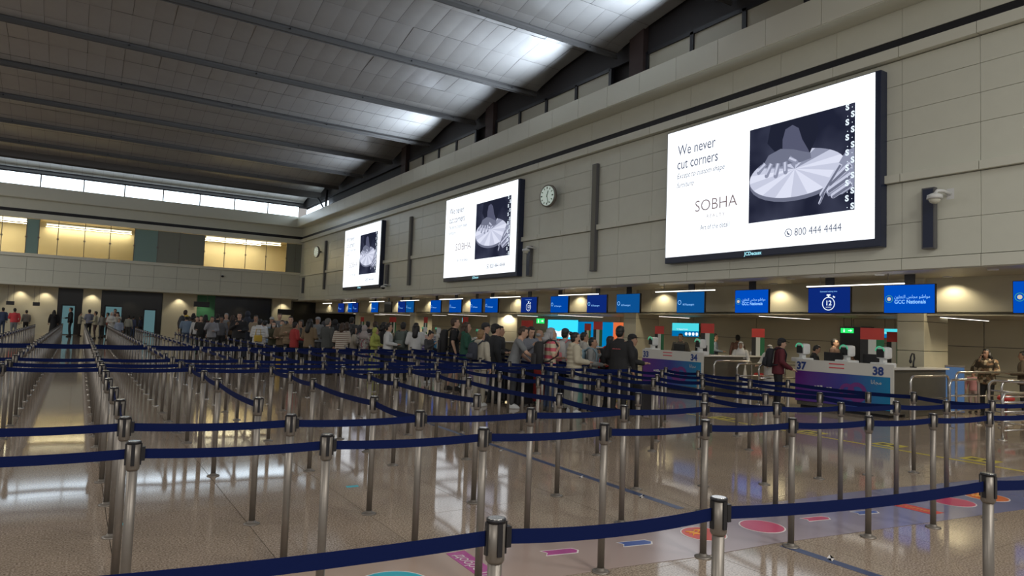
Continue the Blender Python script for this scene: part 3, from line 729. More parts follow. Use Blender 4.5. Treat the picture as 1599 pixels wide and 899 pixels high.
# ================================================================== COUNTERS
M['ctop'] = mat('counter_white', (.62, .61, .57), .35)
M['csteel'] = mat('counter_steel', (.16, .155, .135), .34, .6, noise=(6, .10))
def grad_mat():
    m = mat('counter_gradient_print', (.1, .05, .3), .3); nt = m.node_tree
    tc = nt.nodes.new('ShaderNodeTexCoord'); sp = nt.nodes.new('ShaderNodeSeparateXYZ'); r = nt.nodes.new('ShaderNodeValToRGB')
    mr = nt.nodes.new('ShaderNodeMapRange'); mr.inputs['From Min'].default_value = 0; mr.inputs['From Max'].default_value = -2.3
    e = r.color_ramp.elements; e[0].color = (.13, .025, .22, 1); e[1].color = (.01, .22, .42, 1); k = e.new(.5); k.color = (.05, .05, .28, 1)
    nt.links.new(tc.outputs['Object'], sp.inputs[0]); nt.links.new(sp.outputs['Y'], mr.inputs['Value']); nt.links.new(mr.outputs['Result'], r.inputs['Fac'])
    nt.links.new(r.outputs['Color'], nt.nodes['Principled BSDF'].inputs['Base Color']); return m
M['grad'] = grad_mat(); M['num'] = mat('numeral_navy', (.02, .05, .22), .4); M['prp'] = mat('print_violet', (.16, .03, .20), .4)
M['redp'] = mat('print_red', (.62, .05, .08), .4)
def counter(y0, y1, nl, nr, label, depth=2.4):
    L = y1 - y0; t = thing('counter', label, 'counter', (14.5, y1, 0))
    quick('body', bxm(.02, .62, -L + .02, -.02, .06, 1.02, .01), M['csteel'], t)
    quick('plinth', bxm(.08, .58, -L + .08, -.08, 0, .06), M['black'], t)
    quick('side_wing', bxm(.62, depth, -L + .02, -L + .34, .0, 1.02, .01), M['csteel'], t)
    quick('side_worktop', bxm(.66, depth + .04, -L - .04, -L + .38, 1.02, 1.06, .008), M['ctop'], t)
    quick('front_board', bxm(-.02, .02, -L, 0, .16, .86), M['grad'], t)
    quick('fascia', bxm(-.02, .06, -L, 0, .86, 1.13, .006), M['ctop'], t)
    quick('end_board', bxm(-.02, .02, -L - .06, -L, .12, 1.13), M['ctop'], t)
    quick('worktop', bxm(.06, .66, -L - .04, .02, 1.02, 1.06, .008), M['ctop'], t)
    text_on('number', nl, .24, (-.026, -.04, .90), M['num'], t, 1, bold=.01)
    text_on('number', nr, .24, (-.026, -L + .38, .90), M['num'], t, 1, bold=.01)
    for (z, w) in ((1.07, .36), (.985, .36)): quick('red_stripe', bxm(-.026, -.02, -.86 - w, -.86, z - .012, z + .012), M['redp'], t)
    text_on('arabic_lettering', arabic('مجانا'), .12, (-.026, -L + .42, .70), M['ctop'], t, 1)
    bm = nb()
    for k in range(11): box(bm, -.026, -.02, -.55 - k * .075, -.50 - k * .075, .50 - .006 * k, .54 - .006 * k + .015 * (k % 3))
    quick('slogan_print', bm, M['ctop'], t)
    bm = nb(); n = 24
    for r0, r1, c in ((.13, .22, -L + .72), (.10, .18, -L + .95)):
        for k in range(n):
            a_, b_ = 2 * PI * k / n, 2 * PI * (k + 1) / n
            poly(bm, [(-.024 - .001 * (c > -L + .8), c + r0 * math.cos(a_), .48 + r0 * math.sin(a_)), (-.024 - .001 * (c > -L + .8), c + r1 * math.cos(a_), .48 + r1 * math.sin(a_)), (-.024 - .001 * (c > -L + .8), c + r1 * math.cos(b_), .48 + r1 * math.sin(b_)), (-.024 - .001 * (c > -L + .8), c + r0 * math.cos(b_), .48 + r0 * math.sin(b_))])
    quick('swirl_print', bm, M['prp'], t)
    quick('side_panel', bxm(.10, depth - .12, -L - .005, -L + .02, .12, .96), M['csteel'], t)
    return t
counter(7.68, 9.92, '37', '38', 'nearest purple and blue passport counter, numbered 37 and 38')
counter(12.81, 15.11, '33', '34', 'passport counter numbered 33 and 34 beside the front of the queue', 3.4)
counter(18.2, 20.5, '29', '30', 'third passport counter partly hidden behind the queue of people')
counter(23.6, 25.9, '25', '26', 'fourth passport counter seen between people in the middle of the queue')
counter(29.0, 31.3, '21', '22', 'fifth passport counter hidden behind the crowd')
def kiosk(x, y, z, label, s=1.0, rz=0.0):
    t = thing('face_scanner', label, 'camera', (x, y, z), rz)
    bm = nb(); box(bm, -.16, .16, -.20, .20, 0, .10, 0, .02); quick('base', bm, M['white_p'], t)
    quick('neck', bxm(-.05, .06, -.05, .05, .10, .20), M['white_p'], t)
    bm = nb(); box(bm, -.08, .14, -.13, .13, .18, .44, 0, .06); quick('head', bm, M['white_p'], t)
    bm = nb(); box(bm, -.092, -.07, -.095, .095, .21, .39, 0, .008); quick('screen', bm, M['plastic'], t)
    bm = nb(); pts = [(-.05, .11 * math.cos(a), .35 + .095 * math.sin(a)) for a in [PI * k / 8 for k in range(9)]]; tube(bm, [(x - .048, y, z) for x, y, z in pts], .013, 5); quick('light_ring', bm, M['greenled'], t)
M['greenled'] = emat('green_led', (.12, .75, .40), .4)
for (x, y, l) in ((14.72, 14.72 / ray(1253, 540).x * ray(1253, 540).y, 'white face scanner with green ring on the left end of counter 37'), (15.0, 8.95, 'white face scanner in the middle behind counter 37'), (14.75, 7.98, 'large white face scanner on the right end of counter 38'),
                  (14.75, 14.95, 'white face scanner on the left end of counter 33'), (14.75, 13.1, 'white face scanner on the right end of counter 34'), (17.4, 17.4 / ray(1184, 540).x * ray(1184, 540).y, 'white face scanner in front of the flag between the counters'),
                  (14.75, 18.6, 'white face scanner on the third counter'), (14.75, 20.1, 'second white face scanner on the third counter'), (14.75, 24.0, 'white face scanner on the fourth counter'), (14.75, 25.5, 'second white face scanner on the fourth counter'), (14.75, 29.5, 'white face scanner on the fifth counter'), (14.75, 31.0, 'second white face scanner on the fifth counter')):
    kiosk(x, y, 1.06, l, rz=-.25)
t = thing('gooseneck_camera', 'black coiled desk camera on a stand at the steel end of counter 38', 'camera', (15.75, 7.85, 1.06))
quick('foot', bxm(-.05, .05, -.05, .05, 0, .02), M['black'], t)
bm = nb(); tube(bm, [(0, 0, 0), (.01, 0, .12), (.05, 0, .2), (.03, 0, .30), (-.05, 0, .31), (-.11, 0, .24), (-.12, 0, .16)], .018, 6); quick('arm', bm, M['plastic'], t)
bm = nb(); ellip(bm, (-.12, 0, .14), (.03, .03, .05)); quick('lens', bm, M['plastic'], t)
def monitor(x, y, label):
    t = thing('monitor', label, 'monitor', (x, y, 1.06), -.2)
    quick('foot', bxm(-.09, .09, -.12, .12, 0, .015), M['plastic'], t); quick('stem', bxm(-.02, .02, -.03, .03, .015, .1), M['plastic'], t)
    quick('screen', bxm(-.02, .02, -.26, .26, .04, .26, .006), M['plastic'], t)
for (x, y, l) in ((14.95, 9.25, 'black monitor back between the two left scanners of the nearest counter'), (15.2, 8.45, 'low black monitor back left of the largest flag banner'), (15.2, 14.3, 'black monitor back beside the officer in dark olive'), (15.3, 13.55, 'black monitor back at the right end of the second-nearest counter'), (15.4, 19.3, 'black monitor on the third counter'), (15.4, 24.8, 'black monitor on the fourth counter')):
    monitor(x, y, l)
M['fr'] = mat('flag_red', (.55, .05, .04), .6); M['fb'] = mat('flag_black', (.02, .02, .02), .6); M['fw'] = mat('flag_white', (.62, .64, .60), .6); M['fg'] = mat('flag_green', (.02, .16, .06), .6)
def flag(x, y, z0, w, h, label):
    t = thing('flag_banner', label, 'flag', (x, y, z0), math.atan2(y, x))
    quick('red_band', bxm(-.01, .01, -w / 2, w / 2, h * .68, h), M['fr'], t)
    for m, a, b, nm in (('fb', w / 2 - w / 3, w / 2, 'black_band'), ('fw', -w / 6, w / 6, 'white_band'), ('fg', -w / 2, -w / 6, 'green_band')): quick(nm, bxm(-.01, .01, a, b, 0, h * .68), M[m], t)
    quick('pole', bxm(.012, .035, -.012, .012, .02 - z0, h), M['black'], t); quick('foot', bxm(-.15, .15, -w / 3, w / 3, -z0, .02 - z0), M['black'], t)
def flagpx(px, top, w_px, x, zb, label, z0=1.06):
    d = ray(px, top); k = x / d.x; p = EYE + d * k; s = FPX / ((R.transposed() @ (p - EYE)).z * -1)
    flag(p.x, p.y, z0, w_px / s, p.z - z0, label)
flagpx(1362, 512, 33, 16.3, 0, 'largest red black white and green flag banner beside the column')
flagpx(1396, 518, 20, 17.6, 0, 'flag banner half hidden behind the column and the largest one')
flagpx(1184, 513, 19, 17.0, 0, 'flag banner between counters 34 and 37')
flagpx(1105, 505, 20, 15.9, 0, 'large flag banner over counter 34')
flagpx(1030, 509, 14, 16.0, 0, 'flag banner over counter 33')
flagpx(934, 502, 14, 16.0, 0, 'flag banner above the queue left of the tall man in black')
flagpx(918, 505, 10, 17.0, 0, 'narrower flag banner above the hooded queue')
for k, (px, w) in enumerate(((819, 9), (828, 9), (727, 9), (665, 6), (616, 6), (611, 5), (566, 5))):
    flagpx(px, 495 if px < 800 else 500, w, 16.0, 0, ['left one of two small flag banners above the bald-topped man', 'right one of two small flag banners above the long-haired woman', 'small flag banner above the man with the black backpack', 'small flag banner above the white-shirted pair', 'tiny flag banner over the green scarf', 'tiny flag banner left of the twin over the green scarf', 'farthest tiny flag banner in the crowd'][k])
# lit signs at the back of the counter hall
M['cyan'] = emat('lit_cyan', (.06, .55, .62), 1.0); M['cyan2'] = emat('lit_blue', (.0, .14, .36), .9); M['exit'] = emat('exit_green', (.02, .65, .12), 1.1)
def backsign(px0, px1, py0, py1, x, m, name, label, cat, extra=None):
    a = EYE + ray(px0, py0) * (x / ray(px0, py0).x); b = EYE + ray(px1, py1) * (x / ray(px1, py1).x)
    w = a.y - b.y; h = a.z - b.z; t = thing(name, label, cat, (x, a.y, b.z))
    quick('case', bxm(.0, .06 if x < 20.8 else 20.995 - x, -w, 0, 0, h), M['black'], t); quick('display', bxm(-.006, 0, -w, 0, 0, h), M[m], t)
    if x < 20.8:
        for q_ in (.2, .8): quick('rod', bxm(.02, .035, -w * q_ - .008, -w * q_ + .008, h, 2.30 - b.z), M['steel'], t)
    if extra: extra(t, w, h)
    return t
def bagx(t, w, h):
    quick('lower_band', bxm(-.012, -.007, -w, 0, 0, h * .42), M['cyan2'], t)
    text_on('lettering', 'For Baggage Reclaim', h * .15, (-.016, -w * .18, h * .5), M['signwhite'], t, .9)
    for k in range(4):
        bm = nb(); poly(bm, [(-.016, -w * (.55 + .13 * k) + h * .13 * math.cos(2 * PI * i / 14), h * .2 + h * .13 * math.sin(2 * PI * i / 14)) for i in range(14)]); quick('symbol', bm, M['signwhite'], t)
backsign(1050, 1091, 504, 526, 20.6, 'cyan', 'baggage_sign', 'cyan lit sign pointing to baggage reclaim behind counter 34', 'sign', bagx)
backsign(1376, 1402, 513, 528, 20.6, 'cyan', 'baggage_sign', 'cyan lit sign half hidden behind the near column', 'sign', bagx)
def exx(t, w, h):
    bm = nb(); X0 = -.012
    poly(bm, [(X0, -w * .58, h * .42), (X0, -w * .75, h * .42), (X0, -w * .75, h * .25), (X0, -w * .92, h * .5), (X0, -w * .75, h * .75), (X0, -w * .75, h * .58), (X0, -w * .58, h * .58)])
    quick('arrow', bm, M['signwhite'], t)
    bm = nb(); box(bm, X0, X0 + .002, -w * .32, -w * .22, h * .15, h * .65); box(bm, X0, X0 + .002, -w * .3, -w * .24, h * .7, h * .85); quick('running_man', bm, M['signwhite'], t)
backsign(1313, 1333, 512, 520, 20.0, 'exit', 'exit_sign', 'green emergency exit sign with white arrow near the column', 'sign', exx)
backsign(838, 850, 497, 505, 20.0, 'exit', 'exit_sign', 'small green emergency exit sign further away over the queue', 'sign', exx)
def bigad(t, w, h):
    bm = nb(); poly(bm, [(-.012, -w * (.5 + .35 * math.cos(a)), h * .1 + h * .5 * abs(math.sin(a)) * (.8 + .2 * math.cos(5 * a))) for a in [PI * k / 20 for k in range(21)]]); quick('white_shape', bm, M['signwhite'], t)
M['cyanb'] = emat('lit_sky_blue', (.03, .50, .85), 1.3)
backsign(856, 902, 499, 530, 20.93, 'cyanb', 'lit_advert', 'bright cyan lit advert wall behind the queue', 'screen', bigad)
M['lb'] = emat('shop_blue', (.0, .20, .48), .8); M['orr'] = emat('shop_orange', (.75, .16, .05), .8)
backsign(903, 957, 502, 545, 20.95, 'lb', 'shop_wall', 'deep sky blue shop front right of the bright cyan advert', 'shop front')
backsign(958, 973, 503, 530, 20.94, 'orr', 'shop_sign', 'orange-red lit shop sign next to the second column', 'sign')
backsign(722, 728, 496, 503, 20.6, 'cyan', 'baggage_sign', 'tiny cyan lit sign above the man with the black backpack', 'sign')
for a, b, c in ((1312, 1345, 'dark doorway panel with the green exit sign'), (1345, 1362, 'dark doorway panel beside the large flag')):
    backsign(a, b, 510, 570, 20.9, 'blackgloss', 'dark_panel', c, 'wall panel')
t = thing('blue_poster', 'pale blue upright lit poster beside the steel end of the counter', 'poster', (17.2, 17.2 / ray(1491, 590).x * ray(1491, 590).y, 0), -1.1)
M['poster'] = emat('poster_blue', (.14, .26, .48), .36)
quick('stand', bxm(-.15, .15, -.03, .03, 0, .03), M['steel'], t); quick('panel', bxm(-.20, .20, -.03, .0, .03, 1.12, .01), M['steel'], t); quick('print', bxm(-.18, .18, -.036, -.03, .06, 1.08), M['poster'], t)

# ------------------------------------------------------------------ steel barriers
def barrier(a, b, h, label, rails=2):
    a = Vector((*a, 0)); b = Vector((*b, 0)); d = (b - a); L = d.length; rz = math.atan2(d.y, d.x)
    t = thing('steel_barrier', label, 'barrier', a, rz); r = .12
    bm = nb(); pts = [(0, 0, 0), (0, 0, h - r)] + [(r - r * math.cos(k * PI / 8), 0, h - r + r * math.sin(k * PI / 8)) for k in range(1, 5)]
    pts += [(L - x, y, z) for x, y, z in pts[::-1]]
    tube(bm, pts, .024, 8); quick('frame', bm, M['steel_b'], t)
    for k in range(rails):
        bm = nb(); z = h * (k + 1) / (rails + 1) ; tube(bm, [(0, 0, z), (L, 0, z)], .016, 6); quick('rail', bm, M['steel_b'], t)
    for x in (0, L):
        bm = nb(); lathe(bm, [(.07, 0), (.07, .01), (.03, .02)], 12, (x, 0)); quick('foot', bm, M['steel_b'], t)
barrier((14.05, 7.05), (15.7, 7.1), .94, 'steel barrier directly in front of the steel end of counter 38', 1)
barrier((14.3, 6.45), (15.5, 6.45), .92, 'steel barrier just right of the counter 38 gate', 2)
barrier((15.4, 6.0), (17.2, 5.6), .92, 'long steel barrier leading to the back on the right', 2)
barrier((13.5, 5.25), (15.4, 5.0), .80, 'low steel barrier at the right edge with many rails', 4)
barrier((14.6, 5.9), (14.65, 4.9), .96, 'steel barrier turned side-on at the right edge', 4)
barrier((15.8, 7.0), (19.0, 6.6), 1.02, 'rear steel barrier in front of the pale wall on the right', 1)
barrier((14.3, 12.2), (15.7, 12.1), .94, 'steel barrier in front of the steel end of counter 34', 1)
barrier((14.1, 11.3), (15.9, 11.2), .92, 'steel barrier left of the man in maroon', 2)
barrier((13.9, 10.5), (15.7, 10.3), .94, 'steel barrier right in front of the man in maroon', 2)
for (x, y, l) in ((16.1, 6.2, 'red stool seat seen behind the steel rails on the right'), (16.3, 12.3, 'red stool behind the barrier of counter 34')):
    t = thing('stool', l, 'stool', (x, y, 0)); bm = nb(); lathe(bm, [(.12, .50), (.15, .52), (.15, .57), (.12, .60)], 14); quick('seat', bm, M['fr'], t); bm = nb(); lathe(bm, [(.14, 0), (.14, .02), (.03, .04), (.03, .50)], 12); quick('stem', bm, M['steel_b'], t)

# ================================================================== BELT POSTS
HP = 1.0
bm = nb(); lathe(bm, [(.024, .0), (.024, HP - .12)], 14); m_pole = mesh(bm, 'pole'); m_pole.materials.append(M['steel'])
bm = nb(); lathe(bm, [(.026, HP - .145), (.032, HP - .135), (.032, HP - .012)], 16); m_head = mesh(bm, 'head'); m_head.materials.append(M['steel'])
bm = nb(); lathe(bm, [(.0335, HP - .014), (.0335, HP - .003), (.031, HP - .001)], 16); m_cap = mesh(bm, 'cap_ring'); m_cap.materials.append(M['plastic'])
bm = nb(); lathe(bm, [(.027, HP - .003), (.027, HP)], 16); m_top = mesh(bm, 'cap_disc'); m_top.materials.append(M['steel_b'])
bm = nb(); box(bm, .026, .0375, -.0085, .0085, HP - .118, HP - .012); m_slot = mesh(bm, 'belt_slot'); m_slot.materials.append(M['plastic'])
bm = nb(); lathe(bm, [(.062, 0), (.062, .006), (.045, .012), (.030, .016), (.026, .03)], 18); m_base = mesh(bm, 'base_plate'); m_base.materials.append(M['steel'])
bm = nb(); box(bm, .034, .052, -.013, .013, HP - .098, HP - .030); m_clip = mesh(bm, 'belt_clip'); m_clip.materials.append(M['plastic'])
# low detail
def tiny(seg):
    bm = nb(); lathe(bm, [(.055, 0), (.055, .01), (.025, .016)], 8); b_ = mesh(bm, 'base_plate'); b_.materials.append(M['steel_b'])
    bm = nb(); lathe(bm, [(.024, 0), (.024, HP - .13)], seg); p_ = mesh(bm, 'pole', True); p_.materials.append(M['steel'])
    bm = nb(); lathe(bm, [(.032, HP - .14), (.032, HP - .014)], seg); h_ = mesh(bm, 'head', True); h_.materials.append(M['steel'])
    bm = nb(); lathe(bm, [(.034, HP - .016), (.034, HP)], seg); c_ = mesh(bm, 'cap_ring'); c_.materials.append(M['plastic'])
    return b_, p_, h_, c_
lo = tiny(8)
beltm = {}
def belt_mesh(sag):
    if sag in beltm: return beltm[sag]
    bm = nb(); n = 10; rings = []
    for i in range(n + 1):
        u = i / n; z = HP - .064 - sag * 4 * u * (1 - u); h = .0245; tw = .0
        rings.append([(u, -.0012, z - h), (u, .0012, z - h), (u, .0012, z + h), (u, -.0012, z + h)])
    ringloft(bm, rings)
    for f in bm.faces: f.smooth = False
    me = mesh(bm, 'belt'); me.materials.append(M['belt']); beltm[sag] = me; return me
posts = {}
def post(x, y, label=None, group=None, rz=0.0):
    dist = math.hypot(x, y)
    t = thing('belt_post', label or '', 'barrier post', (x, y, 0), 0, group)
    if dist < 13:
        link('base_plate', m_base, None, t); link('pole', m_pole, None, t, smooth=False); link('head', m_head, None, t); link('cap_ring', m_cap, None, t); link('cap_disc', m_top, None, t)
        for k in range(4): link('belt_slot', m_slot, None, t, rot=(0, 0, rz + k * PI / 2 - .12))
    else:
        for nm, me in zip(('base_plate', 'pole', 'head', 'cap_ring'), lo): link(nm, me, None, t)
    t['xy'] = (x, y); return t
for me in (m_pole, m_head): me.polygons.foreach_set('use_smooth', [len(p.vertices) == 4 for p in me.polygons])
def belt(a, b, sag=.012):
    """the belt pulled out of post a and clipped to post b; it belongs to a"""
    xa, ya = a['xy']; xb, yb = b['xy']; d = Vector((xb - xa, yb - ya)); L = d.length; rz = math.atan2(d.y, d.x)
    o = link('belt', belt_mesh(sag), None, a, rot=(0, 0, rz)); u = d.normalized()
    o.location = (u.x * .034, u.y * .034, 0); o.scale = (L - .068, 1, 1)
    if math.hypot(xa, ya) < 11: link('belt_clip', m_clip, None, a, rot=(0, 0, rz))
# front row A
def lab(n): return n
A = [(-.5, 2.18, 'steel belt post just below the bottom edge at the left end of the nearest belt'), (1.21, 1.93, 'nearest steel belt post at the bottom centre with black cap'), (2.15, 1.80, 'second nearest belt post in front of the red floor disc'), (3.82, 1.55, 'nearest belt post at the right edge over the blue walkway'), (5.0, 1.38, 'belt post just outside the right edge')]
B = [(-1.65, 4.08), (-.68, 3.98), (.28, 3.87), (1.22, 3.76), (2.19, 3.68), (3.09, 3.575), (3.97, 3.46), (4.80, 3.31), (5.64, 3.17), (6.48, 3.06), (7.32, 2.96), (8.2, 2.86), (9.1, 2.78)]
Cr = [(-1.65, 5.02), (-.70, 4.90), (.29, 4.79), (1.25, 4.63), (2.17, 4.57), (3.09, 4.47), (4.01, 4.39), (4.96, 4.34), (5.74, 4.13), (6.52, 3.95), (7.34, 3.83), (8.06, 3.67), (8.83, 3.54), (9.6, 3.42), (10.3, 3.3)]
ordn = ['leftmost', 'second', 'third', 'fourth', 'fifth', 'sixth', 'seventh', 'eighth', 'ninth', 'tenth', 'eleventh', 'twelfth', 'thirteenth', 'fourteenth', 'fifteenth']
def run(pts, labels, sag=.012, rev=False):
    ps = [post(x, y, l) for (x, y), l in zip(pts, labels)]
    for p, q in zip(ps, ps[1:]): belt(p, q, sag)
    return ps
ra = run([(a, b) for a, b, _ in A], [c for _, _, c in A], .02)
rb = run(B, ['steel belt post of the second belt row from the camera, %s' % ('outside the left edge' if k < 2 else ordn[k - 2] + ' one in view' if k < 11 else 'beyond the right edge') for k in range(len(B))])
for k in (0, 11): rb[k]['label'] = ('farther ' if k == 0 else 'nearer ') + rb[k]['label']
rc = run(Cr, ['steel belt post of the third belt row from the camera, %s' % ('outside the left edge' if k < 2 else ordn[k - 2] + ' one in view' if k < 13 else 'beyond the right edge') for k in range(len(Cr))])
for k in (0, 13): rc[k]['label'] = ('farther ' if k == 0 else 'nearer ') + rc[k]['label']
# lanes that run away from the third row
lane_x = [-.70, .30, 1.28, 2.23, 3.18, 4.12, 5.05, 5.85, 6.65, 7.50, 8.32, 9.1]
meas = {(-.70): [(-.69, 5.85), (-.69, 6.9), (-.70, 7.9), (-.70, 8.9), (-.70, 9.85), (-.69, 10.67)],
        .30: [(.31, 5.78), (.31, 6.75), (.30, 7.68), (.31, 8.71), (.30, 9.68), (.30, 10.51)],
        1.28: [(1.27, 5.68), (1.28, 7.55), (1.30, 8.65), (1.29, 9.61), (1.27, 10.45)],
        2.23: [(2.20, 5.56), (2.22, 7.40), (2.25, 8.43), (2.26, 9.43), (2.28, 10.42)],
        3.18: [(3.19, 5.50), (3.16, 7.32), (3.18, 8.21), (3.18, 9.24), (3.24, 10.31)],
        4.12: [(4.06, 5.38), (4.11, 7.30), (4.19, 8.30), (4.19, 9.22), (4.23, 10.25)],
        5.05: [(4.99, 5.25), (5.14, 7.28), (5.11, 8.19), (5.05, 9.15), (5.05, 10.1)],
        5.85: [(5.78, 5.05), (5.83, 6.88), (5.91, 7.93), (5.95, 8.85), (6.08, 9.96)],
        6.65: [(6.50, 4.82), (6.77, 6.83), (6.72, 7.69), (6.76, 8.63), (7.04, 9.85)],
        7.50: [(7.38, 4.73), (7.57, 6.66), (7.46, 7.45), (7.59, 8.44), (7.55, 9.29)],
        8.32: [(8.17, 4.60), (8.21, 6.35), (8.41, 7.41), (8.53, 8.40), (8.45, 9.14)],
        9.1: [(8.92, 4.44), (9.02, 6.3), (9.12, 7.3), (9.2, 8.2), (9.25, 9.02)]}
joined = {-.70: 1, .30: 2, 2.23: 4, 4.12: 6, 5.85: 8, 7.50: 10, 9.1: 12}
ends = {}
dl_ = {-.70: 'lane one step left of the leftmost cap row', .30: 'long leftmost row of overlapping posts', 1.28: 'lane beginning left of the second post row', 2.23: 'lane joining the third post of the third row', 3.18: 'short lane ending left of centre', 4.12: 'lane curving to the fifth post of the third row', 5.05: 'lane ending at the centre of the picture', 5.85: 'lane joining the seventh post of the third row', 6.65: 'lane ending before the purple counter 34', 7.50: 'lane joining in front of the man in maroon', 8.32: 'lane ending in front of counter 37', 9.1: 'rightmost lane meeting the third row before counter 38'}
cols = {}
for lx in lane_x:
    pl_ = []
    for k, (x, y) in enumerate(meas[lx]):
        pl_.append(post(x, y, '%s post of the %s' % (('nearest', 'second', 'third', 'fourth', 'fifth', 'sixth')[k], dl_[lx]), None))
    for p, q in zip(pl_[::-1], pl_[-2::-1]): belt(p, q, .02)
    if lx in joined: belt(pl_[0], rc[joined[lx]], .02)
    cols[lx] = pl_; ends[lx] = pl_[-1]
# cross belts at the back of the first block (two parallel rows)
for k in (-1, -2):
    row = [cols[lx][k] for lx in lane_x]
    for p, q in zip(row, row[1:]):
        if q['xy'][0] < (8.6 if k == -1 else 5.9): belt(p, q, .012)
xl = [post(-1.66, y, 'belt post outside the left edge at the end of the %s cross belt' % n) for y, n in ((10.85, 'rear'), (9.95, 'front'))]
belt(xl[0], cols[-.70][-1]); belt(xl[1], cols[-.70][-2])
# second, deep block
count = 0
def deep(x, y0, y1, step, grp, lab_):
    global count
    prev = None; y = y0; out = []
    while y < y1:
        p = post(x + .003 * (y - 10), y, lab_, grp); count += 1; out.append(p)
        if prev: belt(p, prev, .015)
        prev = p; y += step
    return out
dcols = {}
for k, (x, yend) in enumerate(((-2.65, 34), (-1.67, 38), (-.70, 44), (.30, 44), (1.28, 40), (2.25, 36), (3.2, 30), (4.2, 24))):
    nm_ = ('leftmost', 'second', 'third', 'fourth', 'fifth', 'sixth', 'seventh', 'eighth')[k]
    dcols[x] = deep(x, 11.75 - .11 * x, yend, 1.04, 'posts of the %s deep lane' % nm_, 'small distant belt post in the %s of the deep lanes counted from the left' % nm_)
for k, x in enumerate((5.1, 6.0, 6.9, 7.8, 8.7)):
    nm_ = ('below the tan coat', 'below the striped sweater', 'below the lime green headscarf', 'below the woman in the white shirt', 'below the man with the huge backpack')[k]
    dcols[x] = deep(x, 11.5 - .11 * x, 18.5 - .3 * k, 1.1, 'posts among the queue ' + nm_, 'small steel belt post among the waiting people ' + nm_)
xs = sorted(dcols)
for idx in (0, 4, 5):
    for a, b in zip(xs, xs[1:]):
        if len(dcols[a]) > idx and len(dcols[b]) > idx: belt(dcols[a][idx], dcols[b][idx], .012)
# ================================================================== PEOPLE
SK = {'l': (.50, .31, .22), 'm': (.36, .21, .14), 'd': (.19, .105, .07)}
_cm = {}
def cm(col, rough=.8, name='cloth'):
    k = (tuple(round(c, 3) for c in col), name)
    if k not in _cm: _cm[k] = mat('%s_%d' % (name, len(_cm)), col, rough, noise=(14, .10))
    return _cm[k]
BK = (.012, .012, .014); DG = (.035, .037, .04); GY = (.17, .18, .19); WH = (.52, .53, .53); NV = (.02, .028, .06); CR = (.46, .42, .32)
BR = (.13, .085, .05); TN = (.20, .145, .09); RD = (.33, .03, .03); MR = (.10, .012, .02); OL = (.07, .07, .04); DN = (.035, .055, .11); GN = (.012, .07, .045); LM = (.33, .36, .08); PK = (.45, .22, .24)
H_BK = (.010, .009, .009); H_BR = (.045, .025, .015); H_GY = (.30, .30, .31); H_BL = (.22, .13, .06)
pending = []
taken = [(o['xy'][0], o['xy'][1], .27) for o in C.objects if o.name.startswith('belt_post')]
def remesh_later(o, vs, after=None):
    md = o.modifiers.new('r', 'REMESH'); md.mode = 'VOXEL'; md.voxel_size = vs; md.use_smooth_shade = True
    sm = o.modifiers.new('s', 'SMOOTH'); sm.factor = .5; sm.iterations = 2
    pending.append((o, after))
def hloft(bm, rows, seg=14, mi=0):
    """rows: (x, y, z, rx, ry)"""
    ringloft(bm, [[(x + rx * math.cos(2 * PI * k / seg), y + ry * math.sin(2 * PI * k / seg), z) for k in range(seg)] for x, y, z, rx, ry in rows], True, mi)
ARM = {  # elbow, wrist, finger direction for the right arm (x mirrored for the left)
    'down': ((.255, -.03, 1.13), (.265, .05, .88), (0, .15, -1)),
    'hold': ((.25, .0, 1.12), (.13, .27, 1.08), (-.5, .8, .1)),
    'phone': ((.24, .04, 1.13), (.07, .25, 1.27), (-.4, .5, .7)),
    'strap': ((.27, .0, 1.14), (.13, .16, 1.32), (-.6, -.1, .7)),
    'reach': ((.25, .22, 1.22), (.12, .47, 1.14), (-.2, 1, 0)),
    'face': ((.25, .13, 1.16), (.09, .15, 1.42), (-.3, -.1, 1)),
    'lean': ((.26, .12, 1.12), (.22, .38, 1.02), (0, 1, -.3)),
    'cross': ((.26, .06, 1.12), (-.05, .19, 1.18), (-1, .1, .1)),
    'push': ((.26, .02, 1.12), (.22, .28, .98), (0, 1, -.2)),
    'hip': ((.33, -.08, 1.12), (.17, .03, .97), (-.7, .6, -.2))}
